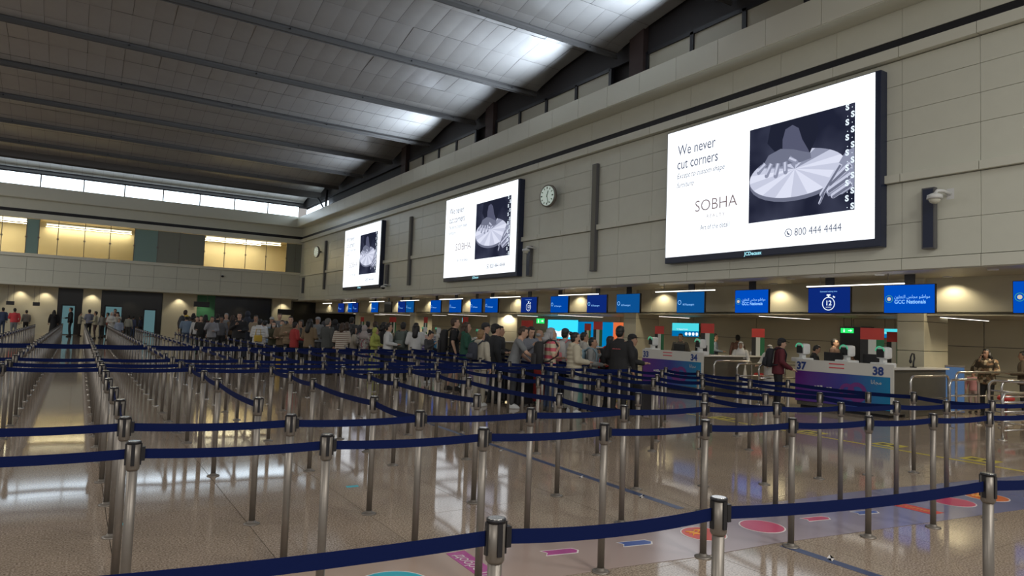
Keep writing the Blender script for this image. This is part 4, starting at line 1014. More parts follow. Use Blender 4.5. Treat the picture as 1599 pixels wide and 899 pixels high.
def person(px, top, sc, a, tc, bc, hair='short', hc=H_BK, arms=('down', 'down'), skin='m', sleeve='long', top_kind='shirt', bottom='trousers', stance='stand',
           label='', face='', shoes=BK, build=1.0, headturn=0, bow=0, tex=None, group=None, hands=True, mask=None, X=None, lean=0.0):
    if X:
        d = ray(px, horizon(px)); p = EYE + d * (X / d.x); p.z = 0
        sc = FPX / -(R.transposed() @ (Vector((p.x, p.y, 1.63)) - EYE)).z
    else:
        for f_ in (1, .985, 1.015, .97, 1.03, .955, 1.045, .94, .925, .91, .895, .88, .865, .85, .83, .81, .79, .77):
            s_ = sc * f_; p = at_z(px, horizon(px) + 1.63 * s_, 0)
            if all((p.x - q[0]) ** 2 + (p.y - q[1]) ** 2 > q[2] ** 2 for q in taken): break
        sc = s_
    taken.append((p.x, p.y, .50))
    yb = horizon(px) + 1.63 * sc
    h = (yb - top) / sc
    h = max(1.0, min(1.92, h)); k = h / 1.70
    yaw = -math.atan2(p.x, p.y) + math.radians(a)
    t = thing('person', label, 'person', (p.x, p.y, 0), yaw, group)
    t.scale = (k, k, k)
    far = sc < 44; vs = .030 if sc < 30 else .024 if far else .0165
    b = build; SM = cm(SK[skin], .55, 'skin')
    tilt = Matrix.Rotation(-lean, 4, 'X')
    piv = Vector((0, 0, .95))
    def UP(v):                                     # upper-body lean about the hips
        v = Vector(v)
        return piv + (tilt @ (v - piv)) if v.z > .9 else v
    step = .10 if stance == 'step' else .02
    feet = [(-.10, -step), (.10, step)]
    hipz = .90
    # ---- body
    bm = nb()
    hloft(bm, [(0, 0, .86, .11 * b, .08), (0, 0, .93, .155 * b, .105), (0, 0, 1.02, .135 * b, .095), (0, .005, 1.15, .135 * b, .095), (0, .005, 1.30, .165 * b, .105), (0, 0, 1.40, .165 * b, .085), (0, -.01, 1.45, .07, .06)])
    hd = Vector((0, .015 + bow * .05, 1.585 - bow * .02)); hr = Matrix.Rotation(math.radians(headturn), 4, 'Z') @ Matrix.Rotation(-bow * .45, 4, 'X')
    capsule(bm, (0, -.015, 1.40), (0, .0, 1.52), .058, .052)
    def HD(v): return hd + (hr @ Vector(v))
    rings = []
    for (z, y, rx, ry) in ((-.125, .045, .028, .028), (-.105, .025, .046, .060), (-.06, .008, .062, .085), (0, 0, .074, .094), (.05, -.004, .074, .094), (.09, -.01, .058, .078), (.115, -.012, .026, .04)):
        rings.append([HD((rx * math.cos(2 * PI * i / 14), y + ry * math.sin(2 * PI * i / 14), z)) for i in range(14)])
    ringloft(bm, rings)
    capsule(bm, HD((0, .088, .012)), HD((0, .106, -.028)), .009, .015, 6)      # nose
    for s in (-1, 1): capsule(bm, HD((s * .074, -.01, .01)), HD((s * .076, -.008, -.03)), .012, .009, 6)
    hands_at = []
    for s, an in ((1, arms[0]), (-1, arms[1])):
        e, w, fd = ARM[an]; e = Vector((e[0] * s * (1 + (b - 1) * .6), e[1], e[2])); w = Vector((w[0] * s, w[1], w[2])); fd = Vector((fd[0] * s, fd[1], fd[2])).normalized()
        sh = Vector((.185 * s * b, 0, 1.385))
        capsule(bm, sh, e, .052, .041); capsule(bm, e, w, .040, .027)
        capsule(bm, w, w + fd * .075, .026, .030, 8); hands_at.append((w, fd, s))
    for s, (fx, fy) in zip((-1, 1), feet):
        kn = Vector((fx * .98, fy * .5 + .02, .49)); an_ = Vector((fx, fy - .02, .085))
        capsule(bm, (s * .085, 0, .88), kn, .082, .052); capsule(bm, kn, an_, .052, .036); capsule(bm, an_ + Vector((0, 0, -.03)), an_ + Vector((0, .12, -.05)), .034, .028)
    bm2 = nb()
    for v in bm.verts: v.co = UP(v.co)
    me = mesh(bm, 'body'); body = link('body', me, [SM, cm((.02, .015, .012), .3, 'eye'), cm((.30, .10, .09), .5, 'lip')], t)
    def after(o):
        q = bmesh.new(); q.from_mesh(o.data)
        if hands:
            for w, fd, s in hands_at:
                side = fd.cross(Vector((0, 0, 1)));
                if side.length < .2: side = Vector((s, 0, 0))
                side = (side - fd * side.dot(fd)).normalized(); nrm = side.cross(fd).normalized()
                if nrm.z > 0: nrm = -nrm
                for j, (o_, L) in enumerate(((-.027, .068), (-.009, .078), (.009, .072), (.026, .056))):
                    r0 = w + fd * .085 + side * o_
                    tube(q, [UP(r0), UP(r0 + fd * L * .5 + nrm * .004), UP(r0 + fd * L * .85 + nrm * .024)], [.0095, .0085, .0065], 5)
                th = w + fd * .03 - side * .026 * s * (1 if s > 0 else 1)
                tube(q, [UP(th), UP(th - side * .030 * s + fd * .030 + nrm * .010), UP(th - side * .034 * s + fd * .062 + nrm * .022)], [.0115, .010, .008], 5)
        if not far or sc > 38:
            for s in (-1, 1):
                n0 = len(q.faces); ellip(q, UP(HD((s * .030, .083, .012))), (.013, .008, .007), 0, 8, 4, 1)
                capsule(q, UP(HD((s * .018, .088, .035))), UP(HD((s * .046, .080, .036))), .005, .004, 5, 1)
            capsule(q, UP(HD((-.022, .086, -.062))), UP(HD((.022, .086, -.062))), .006, .006, 5, 2)
        q.to_mesh(o.data); q.free()
    remesh_later(body, vs, after)
    # ---- top
    bm = nb(); pf = {'shirt': (.016, 0), 'jacket': (.030, .01), 'puffer': (.050, .03), 'hoodie': (.032, .015), 'robe': (.03, .01), 'loose': (.036, .01)}[top_kind]; g, ex = pf
    hem = .80 if top_kind in ('jacket', 'puffer', 'hoodie', 'loose') else .86
    if top_kind == 'robe':
        hloft(bm, [(0, 0, .06, .26 * b, .22), (0, 0, .5, .22 * b, .18), (0, 0, .88, .185 * b, .145)])
    hloft(bm, [(0, 0, hem, (.165 + g) * b, .115 + g), (0, 0, .95, (.160 + g) * b, .112 + g), (0, .003, 1.10, (.142 + g) * b, .10 + g), (0, .005, 1.28, (.168 + g) * b, .108 + g), (0, 0, 1.38, (.172 + g * .8) * b, .09 + g), (0, -.008, 1.425, .115, .078), (0, -.01, 1.47 if top_kind != 'shirt' else 1.45, .068, .064)])
    for s, an in ((1, arms[0]), (-1, arms[1])):
        e, w, fd = ARM[an]; e = Vector((e[0] * s * (1 + (b - 1) * .6), e[1], e[2])); w = Vector((w[0] * s, w[1], w[2])); sh = Vector((.18 * s * b, 0, 1.378))
        rr = .056 + g * .6
        if sleeve == 'short': capsule(bm, sh, sh.lerp(e, .72), rr, rr * .95)
        elif sleeve == 'long': capsule(bm, sh, e, rr, .045 + g * .6); capsule(bm, e, e.lerp(w, .96), .044 + g * .6, .033 + g * .5)
    if top_kind in ('hoodie', 'puffer') and hair != 'hood':
        capsule(bm, (-.07, -.075, 1.44), (.07, -.075, 1.44), .05, .05); capsule(bm, (-.075, -.05, 1.46), (-.05, .05, 1.43), .035, .025); capsule(bm, (.075, -.05, 1.46), (.05, .05, 1.43), .035, .025)
    if top_kind == 'puffer':
        for z in (.9, .99, 1.08, 1.17, 1.26, 1.35): hloft(bm, [(0, 0, z - .03, .17 * b, .12), (0, 0, z, (.16 + g + .02) * b, .115 + g + .012), (0, 0, z + .03, .17 * b, .12)])
    for v in bm.verts: v.co = UP(v.co)
    tm = tex if tex else cm(tc)
    nm = {'shirt': 'shirt', 'jacket': 'jacket', 'puffer': 'puffer_jacket', 'hoodie': 'hooded_top', 'robe': 'robe', 'loose': 'blouse'}[top_kind]
    o = link(nm, mesh(bm, nm), tm, t); remesh_later(o, vs * 1.15)
    # ---- bottom
    if top_kind != 'robe':
        bm = nb()
        if bottom == 'trousers' or bottom == 'shorts':
            hloft(bm, [(0, 0, .80, .155 * b, .105), (0, 0, .88, .170 * b, .118), (0, 0, .98, .150 * b, .108)])
            for s, (fx, fy) in zip((-1, 1), feet):
                kn = Vector((fx * .98, fy * .5 + .02, .49)); an_ = Vector((fx, fy - .02, .10))
                capsule(bm, (s * .085, 0, .86), kn, .094 * b, .066)
                if bottom == 'trousers': capsule(bm, kn, an_, .066, .052)
        else:
            hloft(bm, [(0, 0, .12, .24, .20), (0, 0, .5, .20, .16), (0, 0, .88, .17, .12), (0, 0, .98, .15, .11)])
        o = link(bottom if bottom != 'skirt' else 'skirt', mesh(bm, bottom), cm(bc), t); remesh_later(o, vs * 1.2)
    # ---- shoes
    for s, (fx, fy) in zip((-1, 1), feet):
        bm = nb(); hloft(bm, [(fx, fy + .03, 0, .043, .125), (fx, fy + .03, .02, .045, .13), (fx, fy + .022, .05, .042, .115), (fx, fy - .02, .09, .038, .062), (fx, fy - .03, .11, .036, .045)], 10)
        quick('shoe', bm, cm(shoes, .5), t, True)
    # ---- hair and head wear
    def HE(bm, c, r, rx=0): 
        q = nb(); ellip(q, (0, 0, 0), r, rx, 14, 9)
        for f in q.faces: pass
        mp = {}
        for v in q.verts: mp[v] = bm.verts.new(UP(HD(Vector(c) + v.co)))
        for f in q.faces: nf = bm.faces.new([mp[v] for v in f.verts]); nf.smooth = True
        q.free()
    bm = nb(); hm = cm(hc, .55, 'hair')
    if hair in ('short', 'long', 'bun', 'cap', 'bob', 'beanie', 'pony'):
        HE(bm, (0, -.024, .030), (.083, .094, .100))
        HE(bm, (0, -.005, .085), (.070, .080, .045)); HE(bm, (0, -.045, -.015), (.076, .066, .085))
    if hair in ('long', 'bob'):
        L = 1.30 if hair == 'long' else 1.46
        HE(bm, (0, -.05, -.05), (.090, .065, .11))
        for s in (-1, 1): tube(bm, [UP(HD((s * .07, -.01, .03))), UP(HD((s * .082, -.01, -.06))), UP(Vector((s * .085, .0, L + .04))), UP(Vector((s * .075, .005, L)))], [.03, .032, .035, .012], 8)
        tube(bm, [UP(HD((0, -.08, .02))), UP(HD((0, -.085, -.1))), UP(Vector((0, -.12, L))), UP(Vector((0, -.13, L - .05)))], [.07, .085, .085, .04], 10)
    if hair == 'bun': HE(bm, (0, -.10, .09), (.045, .045, .045))
    if hair == 'pony': tube(bm, [UP(HD((0, -.09, .05))), UP(HD((0, -.15, 0))), UP(HD((0, -.15, -.15)))], [.03, .035, .015], 8)
    if hair == 'ring': HE(bm, (0, -.035, -.005), (.080, .075, .060))
    if len(bm.verts): quick('hair', bm, hm, t)
    else: bm.free()
    if hair == 'cap' or hair == 'beanie':
        bm = nb(); HE(bm, (0, -.010, .060), (.088, .102, .075)); 
        if hair == 'cap':
            v = [UP(HD((.07 * math.sin(a_), .085 + .085 * math.cos(a_) * (1), .055 + zz - .015 * math.cos(a_)))) for zz in (0, .008) for a_ in [-PI / 2 + PI * i / 8 for i in range(9)]]
            vs_ = [bm.verts.new(x) for x in v]; bm.faces.new(vs_[:9][::-1]); bm.faces.new(vs_[9:])
            for i in range(9): bm.faces.new((vs_[i], vs_[(i + 1) % 9], vs_[9 + (i + 1) % 9], vs_[9 + i]))
        quick('cap', bm, cm(face if face else BK), t)
    if hair in ('hijab', 'keffiyeh', 'hood'):
        bm = nb(); HE(bm, (0, -.028, .020), (.096, .108, .125)); HE(bm, (0, .0, -.115), (.075, .085, .045))
        rings = [[UP(Vector((r_ * math.cos(2 * PI * i / 14), y_ + r2 * math.sin(2 * PI * i / 14), z_))) for i in range(14)] for z_, r_, r2, y_ in ((1.52, .085, .085, -.02), (1.44, .12, .105, -.01), (1.36 if hair != 'hood' else 1.42, .205 if hair != 'hood' else .13, .14, -.005), (1.24 if hair != 'hood' else 1.41, .20 if hair != 'hood' else .13, .145, 0))]
        ringloft(bm, rings)
        if hair == 'keffiyeh': 
            quick('headcloth', bm, cm(hc), t); bm = nb()
            tube(bm, [UP(HD((.098 * math.cos(a_), -.03 + .11 * math.sin(a_), .075))) for a_ in [2 * PI * i / 12 for i in range(13)]], .009, 6); quick('head_cord', bm, cm(BK), t)
        else: quick('headscarf' if hair == 'hijab' else 'hood', bm, cm(hc), t)
    if mask:
        bm = nb(); HE(bm, (0, .052, -.055), (.052, .052, .045)); quick('face_mask', bm, cm(mask, .7), t)
    return t, UP, k
def backpack(P, col, label, acc=None, w=.17, h=.46, front=False):
    t0, UP, k = P; t = thing('backpack', label, 'backpack', t0.location, t0.rotation_euler.z); t.scale = t0.scale
    s = -1 if not front else 1
    bm = nb(); hloft(bm, [(0, s * .235, 1.40 - h, w * .8, .07), (0, s * .245, 1.42 - h, w, .10), (0, s * .245, 1.30, w * .95, .10), (0, s * .235, 1.39, w * .8, .085), (0, s * .225, 1.42, w * .5, .05)], 14)
    for v in bm.verts: v.co = UP(v.co)
    quick('bag_body', bm, cm(col), t)
    bm = nb(); hloft(bm, [(0, s * .33, 1.43 - h, w * .7, .04), (0, s * .345, 1.46 - h, w * .8, .05), (0, s * .34, 1.16, w * .75, .045), (0, s * .33, 1.18, w * .6, .02)], 12)
    for v in bm.verts: v.co = UP(v.co)
    quick('front_pocket', bm, cm(acc or tuple(c * 1.3 for c in col)), t)
    for q in (-1, 1):
        bm = nb(); tube(bm, [UP(v) for v in ((q * .10, s * .17, 1.38), (q * .12, s * .07, 1.46), (q * .125, -s * .06, 1.44), (q * .13, -s * .135, 1.33), (q * .155, -s * .13, 1.15), (q * .17, s * .06, 1.03), (q * .13, s * .20, 1.0))], .017, 6); quick('strap', bm, cm(acc or col), t)
    return t
def suitcase(px, py, col, label, h=.62, w=.40, d=.24, rz=.6, panel=None):
    p = at_z(px, py, 0); t = thing('suitcase', label, 'suitcase', (p.x, p.y, 0), rz)
    quick('shell', bxm(-w / 2, w / 2, -d / 2, d / 2, .05, h, .035), cm(col, .4), t)
    if panel: quick('panel', bxm(-w * .35, w * .35, -d / 2 - .006, -d / 2 + .01, .15, h - .12), cm(panel, .5), t)
    for x in (-1, 1):
        for y in (-1, 1):
            bm = nb(); ellip(bm, (x * w * .38, y * d * .32, .025), (.02, .025, .025), 0, 8, 4); quick('wheel', bm, M['plastic'], t)
    bm = nb(); tube(bm, [(-.10, d * .3, h - .02), (-.10, d * .3, h + .32), (.10, d * .3, h + .32), (.10, d * .3, h - .02)], .010, 6); quick('handle', bm, M['plastic'], t)

def stripes(name, c1, c2, z0, n, w):
    m = mat(name, c1, .8); nt = m.node_tree; b = nt.nodes['Principled BSDF']
    tc = nt.nodes.new('ShaderNodeTexCoord'); sp = nt.nodes.new('ShaderNodeSeparateXYZ'); ml = nt.nodes.new('ShaderNodeMath'); ml.operation = 'MULTIPLY'; ml.inputs[1].default_value = n
    fr = nt.nodes.new('ShaderNodeMath'); fr.operation = 'FRACT'; lt = nt.nodes.new('ShaderNodeMath'); lt.operation = 'LESS_THAN'; lt.inputs[1].default_value = w
    mx = nt.nodes.new('ShaderNodeMix'); mx.data_type = 'RGBA'; mx.inputs['A'].default_value = (*c1, 1); mx.inputs['B'].default_value = (*c2, 1)
    nt.links.new(tc.outputs['Object'], sp.inputs[0]); nt.links.new(sp.outputs['Z'], ml.inputs[0]); nt.links.new(ml.outputs[0], fr.inputs[0]); nt.links.new(fr.outputs[0], lt.inputs[0])
    nt.links.new(lt.outputs[0], mx.inputs['Factor']); nt.links.new(mx.outputs['Result'], b.inputs['Base Color']); return m
def floral(name, cols, sc=9):
    m = mat(name, cols[0], .8); nt = m.node_tree; b = nt.nodes['Principled BSDF']
    tc = nt.nodes.new('ShaderNodeTexCoord'); v = nt.nodes.new('ShaderNodeTexVoronoi'); v.inputs['Scale'].default_value = sc; r = nt.nodes.new('ShaderNodeValToRGB'); r.color_ramp.interpolation = 'CONSTANT'
    sp = nt.nodes.new('ShaderNodeSeparateXYZ'); e = r.color_ramp.elements; e[0].color = (*cols[0], 1); e[1].position = .75; e[1].color = (*cols[-1], 1)
    for i, c in enumerate(cols[1:-1]): k = e.new(.4 + .15 * i); k.color = (*c, 1)
    nt.links.new(tc.outputs['Object'], v.inputs['Vector']); nt.links.new(v.outputs['Color'], sp.inputs[0]); nt.links.new(sp.outputs['X'], r.inputs['Fac']); nt.links.new(r.outputs['Color'], b.inputs['Base Color']); return m
ST_BROWN = stripes('striped_knit', (.45, .42, .36), (.14, .06, .04), 0, 16, .28)
ST_PINK = stripes('striped_tee', (.55, .47, .34), (.55, .10, .14), 0, 6.5, .45)
FLO = floral('camouflage_flower_print', [(.05, .035, .02), (.22, .13, .07), (.36, .30, .20), (.10, .07, .04)], 14)
FLO2 = floral('flowered_scarf', [(.30, .28, .27), (.25, .08, .10), (.40, .38, .36), (.16, .16, .17)], 22)
P = person
# --- front of the queue
q = P(965, 509, 81, -25, BK, BK, 'short', H_BK, ('down', 'hold'), 'm', top_kind='jacket', build=1.12, label='tall person in black jacket with small red and white text on the back')
bm = nb(); 
for kx in range(7): box(bm, -.085 + kx * .025, -.070 + kx * .025, -.147, -.143, 1.262, 1.262 + .012 + .004 * (kx % 2))
quick('back_print', bm, cm((.55, .12, .13), .7), q[0])
P(984, 522, 80, -95, BK, BK, 'cap', H_BK, ('hold', 'hold'), 'm', top_kind='jacket', label='person in black jacket and black baseball cap facing right, at the front of the queue')
q = P(950, 525, 76, -60, BK, BK, 'short', H_BK, ('hold', 'hold'), 'm', top_kind='jacket', label='person in black with a red-strapped bag, half behind the tall person in the black jacket')
backpack(q, BK, 'black backpack with a red strap beside the tall person in the black jacket', acc=(.45, .04, .03))
q = P(922, 527, 78, -100, (.25, .26, .26), BK, 'short', H_BK, ('hold', 'strap'), 'm', top_kind='hoodie', label='young person in light grey hooded top facing right with a pale blue backpack')
backpack(q, (.20, .30, .36), 'pale blue backpack on the person in the grey hooded top')
P(909, 519, 67, -80, (.36, .35, .32), GY, 'short', H_BK, ('hold', 'down'), 'm', top_kind='puffer', label='person in pale grey and white jacket behind the one with the blue backpack')
P(894, 519, 80, -75, CR, (.3, .3, .27), 'bun', H_BK, ('hold', 'hold'), 'l', top_kind='puffer', mask=BK, label='person in cream puffer jacket wearing a black face mask', shoes=WH)
q = P(879, 513, 72, -30, (.30, .30, .30), BK, 'cap', H_BK, ('strap', 'down'), 'l', top_kind='jacket', face=(.03, .045, .06), label='person in dark blue cap with a white and pink backpack')
backpack(q, (.42, .41, .40), 'white backpack with a pink band on the person in the blue cap', acc=(.50, .16, .18))
q = P(856, 512, 81, -75, (.5, .2, .2), DN, 'bob', H_GY, ('strap', 'hold'), 'l', sleeve='short', tex=ST_PINK, label='grey-haired woman in pink and cream striped tee and jeans', build=1.08, shoes=DG)
backpack(q, (.022, .022, .024), 'large black backpack on the grey-haired woman in the striped tee', w=.19, h=.56)
P(839, 515, 66, -60, (.30, .27, .25), BK, 'ring', H_GY, ('hold', 'hold'), 'm', label='person with cropped grey hair and beige top behind the long-haired woman')
q = P(824, 509, 71, -150, (.16, .17, .20), BK, 'long', H_BK, ('phone', 'hold'), 'l', top_kind='jacket', bow=.8, label='woman with very long black hair looking down at her phone', shoes=WH, build=.88)
P(799, 507, 77, -95, GY, DG, 'short', H_BR, ('reach', 'lean'), 'l', sleeve='short', label='man with brown hair in grey tee leaning forward on the luggage', build=1.12, lean=.28, shoes=WH)
P(777, 509, 66, -110, BK, BK, 'short', H_BK, ('hold', 'hold'), 'm', top_kind='jacket', label='dark-haired person in black peering right behind the man in the black cap')
P(769, 506, 72, -70, (.016, .018, .022), BK, 'cap', H_BK, ('down', 'hold'), 'l', top_kind='jacket', label='man in black jacket and black cap left of the man in the grey tee')
P(754, 504, 66, -100, (.03, .03, .035), BK, 'cap', H_BK, ('hold', 'hold'), 'l', top_kind='jacket', label='person in black cap behind the child in the cream hooded top', face=(.03, .03, .035))
q = P(747, 515, 74, -45, (.40, .37, .30), (.33, .30, .24), 'short', H_BL, ('down', 'hold'), 'l', top_kind='hoodie', label='child with light hair in cream hooded top and beige trousers', shoes=WH)
backpack(q, (.03, .035, .05), 'small dark backpack on the child in the cream hooded top', w=.13, h=.36)
P(724, 503, 64, -90, GN, (.06, .05, .045), 'long', H_BR, ('phone', 'hold'), 'l', top_kind='hoodie', label='long-haired person in dark green sweatshirt holding papers', shoes=BK)
q = P(706, 496, 62, -90, BK, BK, 'short', H_BR, ('down', 'hold'), 'l', sleeve='short', label='tall man in black tee and black shorts with a huge black backpack', bottom='shorts', stance='step', build=1.08, shoes=BK)
backpack(q, (.014, .014, .016), 'huge black backpack on the tall man in the black tee', w=.21, h=.60)
q = P(667, 516, 56, -120, (.04, .04, .045), BK, 'bun', H_BK, ('phone', 'hold'), 'l', top_kind='shirt', bow=1.0, label='person in dark vest over white sleeves bending over a phone', shoes=WH)
P(646, 504, 55, -10, WH, (.03, .03, .04), 'long', H_BK, ('hold', 'hold'), 'l', top_kind='loose', label='woman with long black hair down her back in a white shirt')
q = P(626, 503, 54, -20, (.10, .13, .12), BK, 'short', H_BK, ('down', 'down'), 'd', top_kind='shirt', label='dark-haired person with grey-green backpack between two in white shirts')
backpack(q, (.09, .11, .10), 'grey-green backpack between the two people in white shirts')
P(603, 505, 55, -95, WH, (.02, .02, .025), 'pony', H_BK, ('hold', 'hold'), 'l', top_kind='loose', label='woman in white shirt and black trousers facing right', shoes=BK, stance='step')
P(596, 503, 50, -80, BK, BK, 'bob', H_BK, ('hold', 'hold'), 'l', top_kind='jacket', label='dark-haired woman in black just left of the woman in the white shirt')
P(583, 512, 51, -120, LM, (.05, .05, .04), 'hijab', LM, ('hold', 'hold'), 'm', top_kind='robe', label='woman in bright lime green headscarf and gown')
P(583, 502, 44, -60, BK, BK, 'short', H_BR, ('down', 'down'), 'd', label='dark-haired person behind the lime green headscarf')
P(566, 508, 51, -30, (.2, .18, .18), DG, 'hijab', (.34, .30, .30), ('hold', 'hold'), 'm', top_kind='robe', tex=FLO2, label='woman in pale flowered headscarf and shawl')
P(549, 510, 50, -70, (.44, .40, .34), DG, 'long', H_BK, ('hold', 'strap'), 'l', label='woman in cream top with dark hair beside the striped sweater')
P(546, 495, 42, -30, DG, BK, 'short', H_BK, ('down', 'down'), 'd', top_kind='jacket', label='tall person in dark grey jacket behind the striped sweater', build=1.1)
P(531, 504, 52, -20, CR, (.03, .035, .05), 'bob', H_BR, ('hold', 'hold'), 'm', top_kind='loose', tex=ST_BROWN, label='woman in cream sweater with brown stripes seen from behind', build=1.12)
P(520, 499, 46, -40, BK, BK, 'hijab', BK, ('hold', 'hold'), 'm', top_kind='robe', label='woman in black gown and headscarf beside the man in the grey vest')
P(508, 497, 52, -50, (.055, .06, .058), BK, 'short', (.10, .095, .09), ('down', 'hold'), 'l', top_kind='jacket', label='grey-haired man in dark grey padded vest seen from behind', build=1.12)
P(493, 495, 42, 150, GY, DG, 'beanie', H_GY, ('hold', 'hold'), 'm', top_kind='jacket', face=(.28, .29, .31), label='person in pale grey cap behind the tan coat')
P(480, 498, 50, -35, (.17, .12, .07), BK, 'long', H_BK, ('hold', 'hold'), 'm', top_kind='jacket', label='woman with long dark hair in tan coat seen from behind')
P(466, 500, 45, 160, DG, BK, 'bob', H_BK, ('down', 'hold'), 'm', label='person in dark grey with black hair left of the tan coat')
P(457, 503, 48, -60, RD, BK, 'short', H_BK, ('hold', 'hold'), 'm', top_kind='jacket', label='person in dark red jacket in the middle of the crowd')
P(450, 494, 47, 175, TN, BK, 'short', H_BK, ('cross', 'cross'), 'l', top_kind='puffer', label='man in brown padded jacket facing the camera with arms folded', build=1.05)
P(437, 500, 46, 170, TN, BK, 'short', H_BK, ('hold', 'hold'), 'l', top_kind='jacket', mask=(.18, .34, .36), label='person in light brown coat wearing a teal face mask')
P(433, 489, 38, 180, GY, BK, 'short', H_BR, ('down', 'down'), 'l', label='bare-headed person in grey behind the teal face mask')
P(424, 502, 46, 180, OL, BK, 'long', H_BK, ('hold', 'hold'), 'l', top_kind='jacket', mask=(.5, .5, .5), label='woman in olive jacket wearing a white face mask')
P(421, 495, 40, 165, (.35, .35, .34), BK, 'cap', H_BK, ('down', 'down'), 'm', face=(.4, .4, .38), label='person in pale cap behind the olive jacket')
P(410, 500, 42, 10, (.22, .28, .36), BK, 'short', H_BK, ('down', 'down'), 'm', top_kind='jacket', label='person in pale blue jacket right of the white puffer jacket')
q = P(402, 498, 46, -20, (.50, .51, .52), BK, 'short', H_BK, ('hold', 'hold'), 'l', top_kind='puffer', label='dark-haired person in white puffer jacket seen from behind', build=1.1)
p0 = q[0].location; t = thing('handbag', 'yellow patterned handbag carried by the person in the white puffer jacket', 'bag', (p0.x - .10, p0.y - .30, .86), .2)
bm = nb(); box(bm, -.13, .13, -.05, .05, 0, .22, 0, .03); quick('bag_body', bm, cm((.45, .30, .03), .6), t); bm = nb(); tube(bm, [(-.09, 0, .2), (-.07, 0, .42), (.07, 0, .42), (.09, 0, .2)], .012, 6); quick('strap', bm, cm((.45, .30, .03), .6), t)
P(396, 492, 40, 170, (.25, .20, .14), BK, 'short', H_BK, ('hold', 'down'), 'm', label='person in beige behind the white puffer jacket')
P(383, 486, 39, -20, (.02, .025, .04), BK, 'hijab', (.02, .025, .04), ('down', 'down'), 'm', top_kind='robe', label='person in navy hood beside the large man in black')
P(370, 488, 42, 170, BK, BK, 'short', H_BK, ('phone', 'hold'), 'l', top_kind='jacket', label='large man in black jacket facing the camera', build=1.2)
P(360, 492, 36, -30, BR, BK, 'bob', H_BR, ('down', 'down'), 'm', label='brown-clothed person left of the large man in black')
P(350, 489, 35, 170, GY, DG, 'short', H_GY, ('hold', 'down'), 'l', label='grey-haired person in light grey in the left part of the crowd')
P(343, 494, 36, 160, (.10, .10, .11), BK, 'short', H_BK, ('down', 'down'), 'd', label='person in charcoal next to the grey-haired one in light grey')
P(337, 490, 32, -20, BK, BK, 'bun', H_BK, ('down', 'down'), 'm', label='person in black with hair tied up, far in the crowd')
P(328, 494, 37, 175, (.24, .24, .26), DG, 'short', H_BK, ('face', 'hold'), 'm', top_kind='hoodie', label='person in pale grey hooded top touching the face')
P(318, 491, 32, -30, (.05, .02, .02), BK, 'long', H_BK, ('down', 'down'), 'm', label='long-haired person in dark maroon far in the crowd')
P(311, 493, 36, 165, (.02, .02, .02), BK, 'long', H_BR, ('hold', 'down'), 'l', label='long-haired woman in black top with a white-sleeved neighbour')
P(305, 494, 35, 165, (.5, .5, .5), BK, 'short', H_BK, ('down', 'down'), 'l', label='person in white sleeves half hidden by the long-haired woman in black')
P(299, 489, 32, -30, (.06, .045, .035), BK, 'bob', H_BK, ('down', 'down'), 'd', label='person in dark brown near the left end of the crowd')
q = P(288, 492, 34, 10, (.16, .22, .30), DN, 'cap', H_BK, ('hold', 'hold'), 'm', face=(.55, .38, .03), label='person in bright yellow cap and light blue top at the left end of the crowd')
q = P(286, 484, 32, -20, (.06, .05, .045), BK, 'short', H_BR, ('down', 'down'), 'm', label='tall brown-haired person behind the yellow cap')
backpack(q, (.035, .04, .05), 'dark backpack on the tall person behind the yellow cap')
# fill-in people deep in the crowd
fill = []
for k in range(26):
    px = 296 + k * 11.5 + (rnd() - .5) * 5; sc = 29 + k * .62; top = horizon(px) - .2 * sc / 30 + (3 if k % 3 else -1) + rnd() * 3
    if 640 < px: continue
    c = [(.03, .03, .035), (.10, .09, .085), (.05, .03, .03), (.14, .12, .10), (.02, .03, .045), (.22, .20, .18)][k % 6]
    P(px, top, sc, -40 + rnd() * 60, c, BK, ['short', 'bob', 'short', 'hijab', 'bun'][k % 5], [H_BK, H_BR, H_BK, (.05, .05, .06), H_BK][k % 5], ('down', 'down'), 'mdl'[k % 3], hands=True, label='person deep in the dark crowd with only the head and shoulders showing', group='people deep in the crowd')
# --- far left groups
P(108, 480, 24, 90, BK, BK, 'short', H_BK, ('hold', 'down'), 'l', top_kind='jacket', label='man in black suit standing before the first lit teal door')
P(123, 487, 23, -90, (.38, .36, .29), BK, 'short', H_BK, ('hold', 'reach'), 'l', label='person in cream shirt and black trousers facing the beige pillar')
P(137, 483, 24, 20, (.20, .21, .27), BK, 'short', H_BK, ('down', 'hold'), 'm', label='person in grey-blue shirt beside the beige pillar')
P(147, 486, 25, 80, (.36, .34, .24), (.05, .03, .03), 'short', H_BK, ('hold', 'hold'), 'm', label='person in pale yellow shirt right of the grey-blue one')
P(157, 489, 24, 30, (.30, .29, .26), DG, 'short', H_BK, ('down', 'down'), 'm', label='person in off-white shirt in the far left group')
P(166, 488, 23, 100, (.22, .06, .05), BK, 'short', H_BK, ('hold', 'down'), 'm', label='person in brick red top in the far left group')
P(172, 487, 26, 160, (.46, .45, .42), (.4, .4, .38), 'hijab', (.50, .50, .48), ('hold', 'hold'), 'l', top_kind='robe', label='woman in long white headscarf before the second lit teal door')
P(177, 482, 24, 170, (.10, .06, .05), BK, 'short', H_BK, ('hold', 'down'), 'm', label='brown-faced man standing tall behind the white headscarf')
P(181, 487, 26, 160, (.44, .42, .37), GY, 'cap', H_BK, ('hold', 'reach'), 'l', label='person in cream top and black cap beside the white headscarf')
P(184, 497, 28, 170, (.24, .28, .36), (.2, .2, .25), 'short', H_BK, ('down', 'down'), 'm', label='child in light grey-blue in front of the second teal door')
P(199, 492, 24, -20, (.26, .26, .22), DG, 'short', H_BK, ('down', 'down'), 'm', label='person in pale grey near the dark glossy wall', )
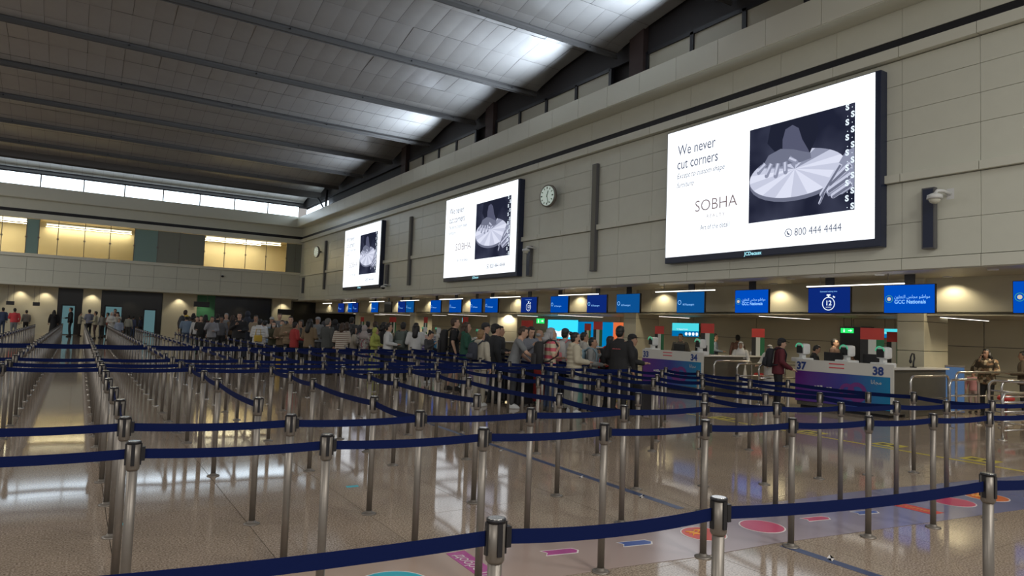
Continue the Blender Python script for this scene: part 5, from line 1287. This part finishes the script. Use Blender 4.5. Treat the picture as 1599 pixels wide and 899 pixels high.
P(206, 493, 23, -40, (.05, .06, .12), DN, 'short', H_BK, ('down', 'down'), 'm', label='person in dark blue near the third teal door')
P(218, 494, 22, 60, (.04, .05, .09), BK, 'bob', H_BK, ('down', 'down'), 'm', label='person in navy left of the third teal door')
P(82, 484, 24, 10, BK, BK, 'long', H_BK, ('down', 'down'), 'm', top_kind='robe', label='woman in long black gown against the beige wall')
q = P(60, 480, 22, -20, (.03, .05, .12), BK, 'short', H_BK, ('down', 'hold'), 'm', label='person in dark clothes under the second hanging sign')
backpack(q, (.02, .07, .22), 'bright blue backpack under the second hanging sign')
P(53, 481, 22, 30, BK, BK, 'short', H_BK, ('down', 'down'), 'm', label='person in black left of the blue backpack')
P(39, 484, 23, 20, (.14, .13, .12), BK, 'short', H_BK, ('down', 'down'), 'm', label='person in dull grey right of the red shirt')
P(33, 482, 22, -30, (.15, .15, .19), BK, 'bob', H_BK, ('down', 'down'), 'm', label='person in grey-violet beside the red shirt')
P(20, 481, 26, 10, (.55, .05, .06), GY, 'short', H_BK, ('down', 'hold'), 'm', label='person in bright red shirt at the far left', build=1.15)
P(9, 478, 23, -10, (.25, .25, .26), BK, 'hijab', (.03, .03, .04), ('down', 'down'), 'm', label='person in black headscarf left of the red shirt')
P(2, 480, 24, 20, (.05, .07, .14), DN, 'short', H_BK, ('down', 'down'), 'm', label='person in dark blue at the very left edge')
# --- staff and travellers at and behind the counters
P(1063, 521, 57, 160, (.09, .08, .06), BK, 'short', H_BK, ('down', 'down'), 'm', top_kind='jacket', label='officer in dark olive jacket behind counter 34', build=1.1, X=16.0)
P(1116, 521, 54, -90, (.12, .15, .19), BK, 'short', H_BK, ('hold', 'hold'), 'm', label='dark-haired traveller in grey-blue behind the flag of counter 34', X=18.6)
P(1152, 523, 52, 20, (.10, .05, .04), BK, 'short', H_BK, ('down', 'down'), 'd', label='traveller in brown seen beyond the officer in white', X=19.6)
P(1157, 534, 62, 175, (.52, .52, .50), WH, 'keffiyeh', (.58, .58, .57), ('lean', 'lean'), 'm', top_kind='robe', label='officer in white robe and white head cloth with black cord', X=16.3)
P(1202, 539, 63, 150, (.50, .50, .48), WH, 'keffiyeh', (.56, .56, .55), ('lean', 'lean'), 'm', top_kind='robe', label='officer in white head cloth mostly hidden by the man in maroon', X=16.4)
q = P(1214, 528, 66, -80, MR, BK, 'cap', H_BK, ('push', 'push'), 'l', top_kind='hoodie', label='man in maroon top and black cap standing at counter 37', build=1.1, lean=.12)
backpack(q, (.012, .013, .018), 'black backpack on the man in the maroon top')
P(1272, 538, 66, -90, BK, BK, 'short', H_BK, ('hold', 'hold'), 'm', top_kind='jacket', label='officer in black bending over the desk of counter 37', bow=1, X=15.9)
P(1303, 529, 57, -110, (.07, .04, .03), BK, 'short', H_BK, ('hold', 'hold'), 'm', top_kind='jacket', label='traveller in dark brown jacket between the two scanners', X=17.9)
P(1330, 548, 60, 150, (.05, .03, .025), BK, 'short', H_BR, ('down', 'down'), 'd', label='seated-height officer in brown beside the middle scanner', X=16.5)
P(1541, 545, 68, 150, (.2, .14, .1), BK, 'bob', H_BK, ('face', 'hold'), 'd', top_kind='loose', tex=FLO, label='woman in brown flowered shirt with a hand on her mouth by the pale wall', build=1.12)
P(1520, 583, 66, 160, PK, (.4, .3, .3), 'short', H_BR, ('down', 'down'), 'm', label='small child in pink next to the woman in the flowered shirt')
P(1599, 549, 66, 90, (.06, .045, .03), BK, 'short', H_BK, ('hold', 'hold'), 'd', top_kind='jacket', label='person in dark clothes cut by the right edge of the picture')
# --- luggage
suitcase(895, 640, (.38, .38, .34), 'upright cream suitcase with a pale teal panel in front of the cream puffer jacket', .66, .42, .26, .45, (.20, .42, .38))
suitcase(812, 634, (.015, .015, .018), 'large black suitcase between the man in the grey tee and the long-haired woman', .80, .50, .30, .3)
suitcase(787, 628, (.02, .02, .022), 'black suitcase in front of the man in the grey tee', .72, .46, .28, .5)
suitcase(878, 634, (.02, .022, .03), 'dark suitcase beside the legs of the grey-haired woman', .60, .38, .24, .2)
suitcase(1003, 648, (.02, .02, .022), 'black suitcase right of the person in the black baseball cap', .62, .40, .26, .3)
suitcase(843, 630, (.30, .03, .03), 'red-trimmed dark bag on wheels behind the belts', .85, .30, .26, .6, (.03, .03, .035))
suitcase(101, 521, (.03, .03, .035), 'small dark suitcase beside the man in the black suit', .6, .4, .25, 0)
suitcase(433, 584, (.42, .27, .02), 'slim yellow wheeled case standing in the crowd', .50, .12, .12, .2)
# ---- resolve the remesh modifiers in one pass
bpy.context.view_layer.update()
dg = bpy.context.evaluated_depsgraph_get()
new = [bpy.data.meshes.new_from_object(o.evaluated_get(dg)) for o, _ in pending]
for (o, after), me in zip(pending, new):
    mats = [m for m in o.data.materials]; o.modifiers.clear(); o.data = me
    if len(me.materials) < len(mats):
        me.materials.clear()
        for m in mats: me.materials.append(m)
    if after: after(o)
    o.data.polygons.foreach_set('use_smooth', [True] * len(o.data.polygons))
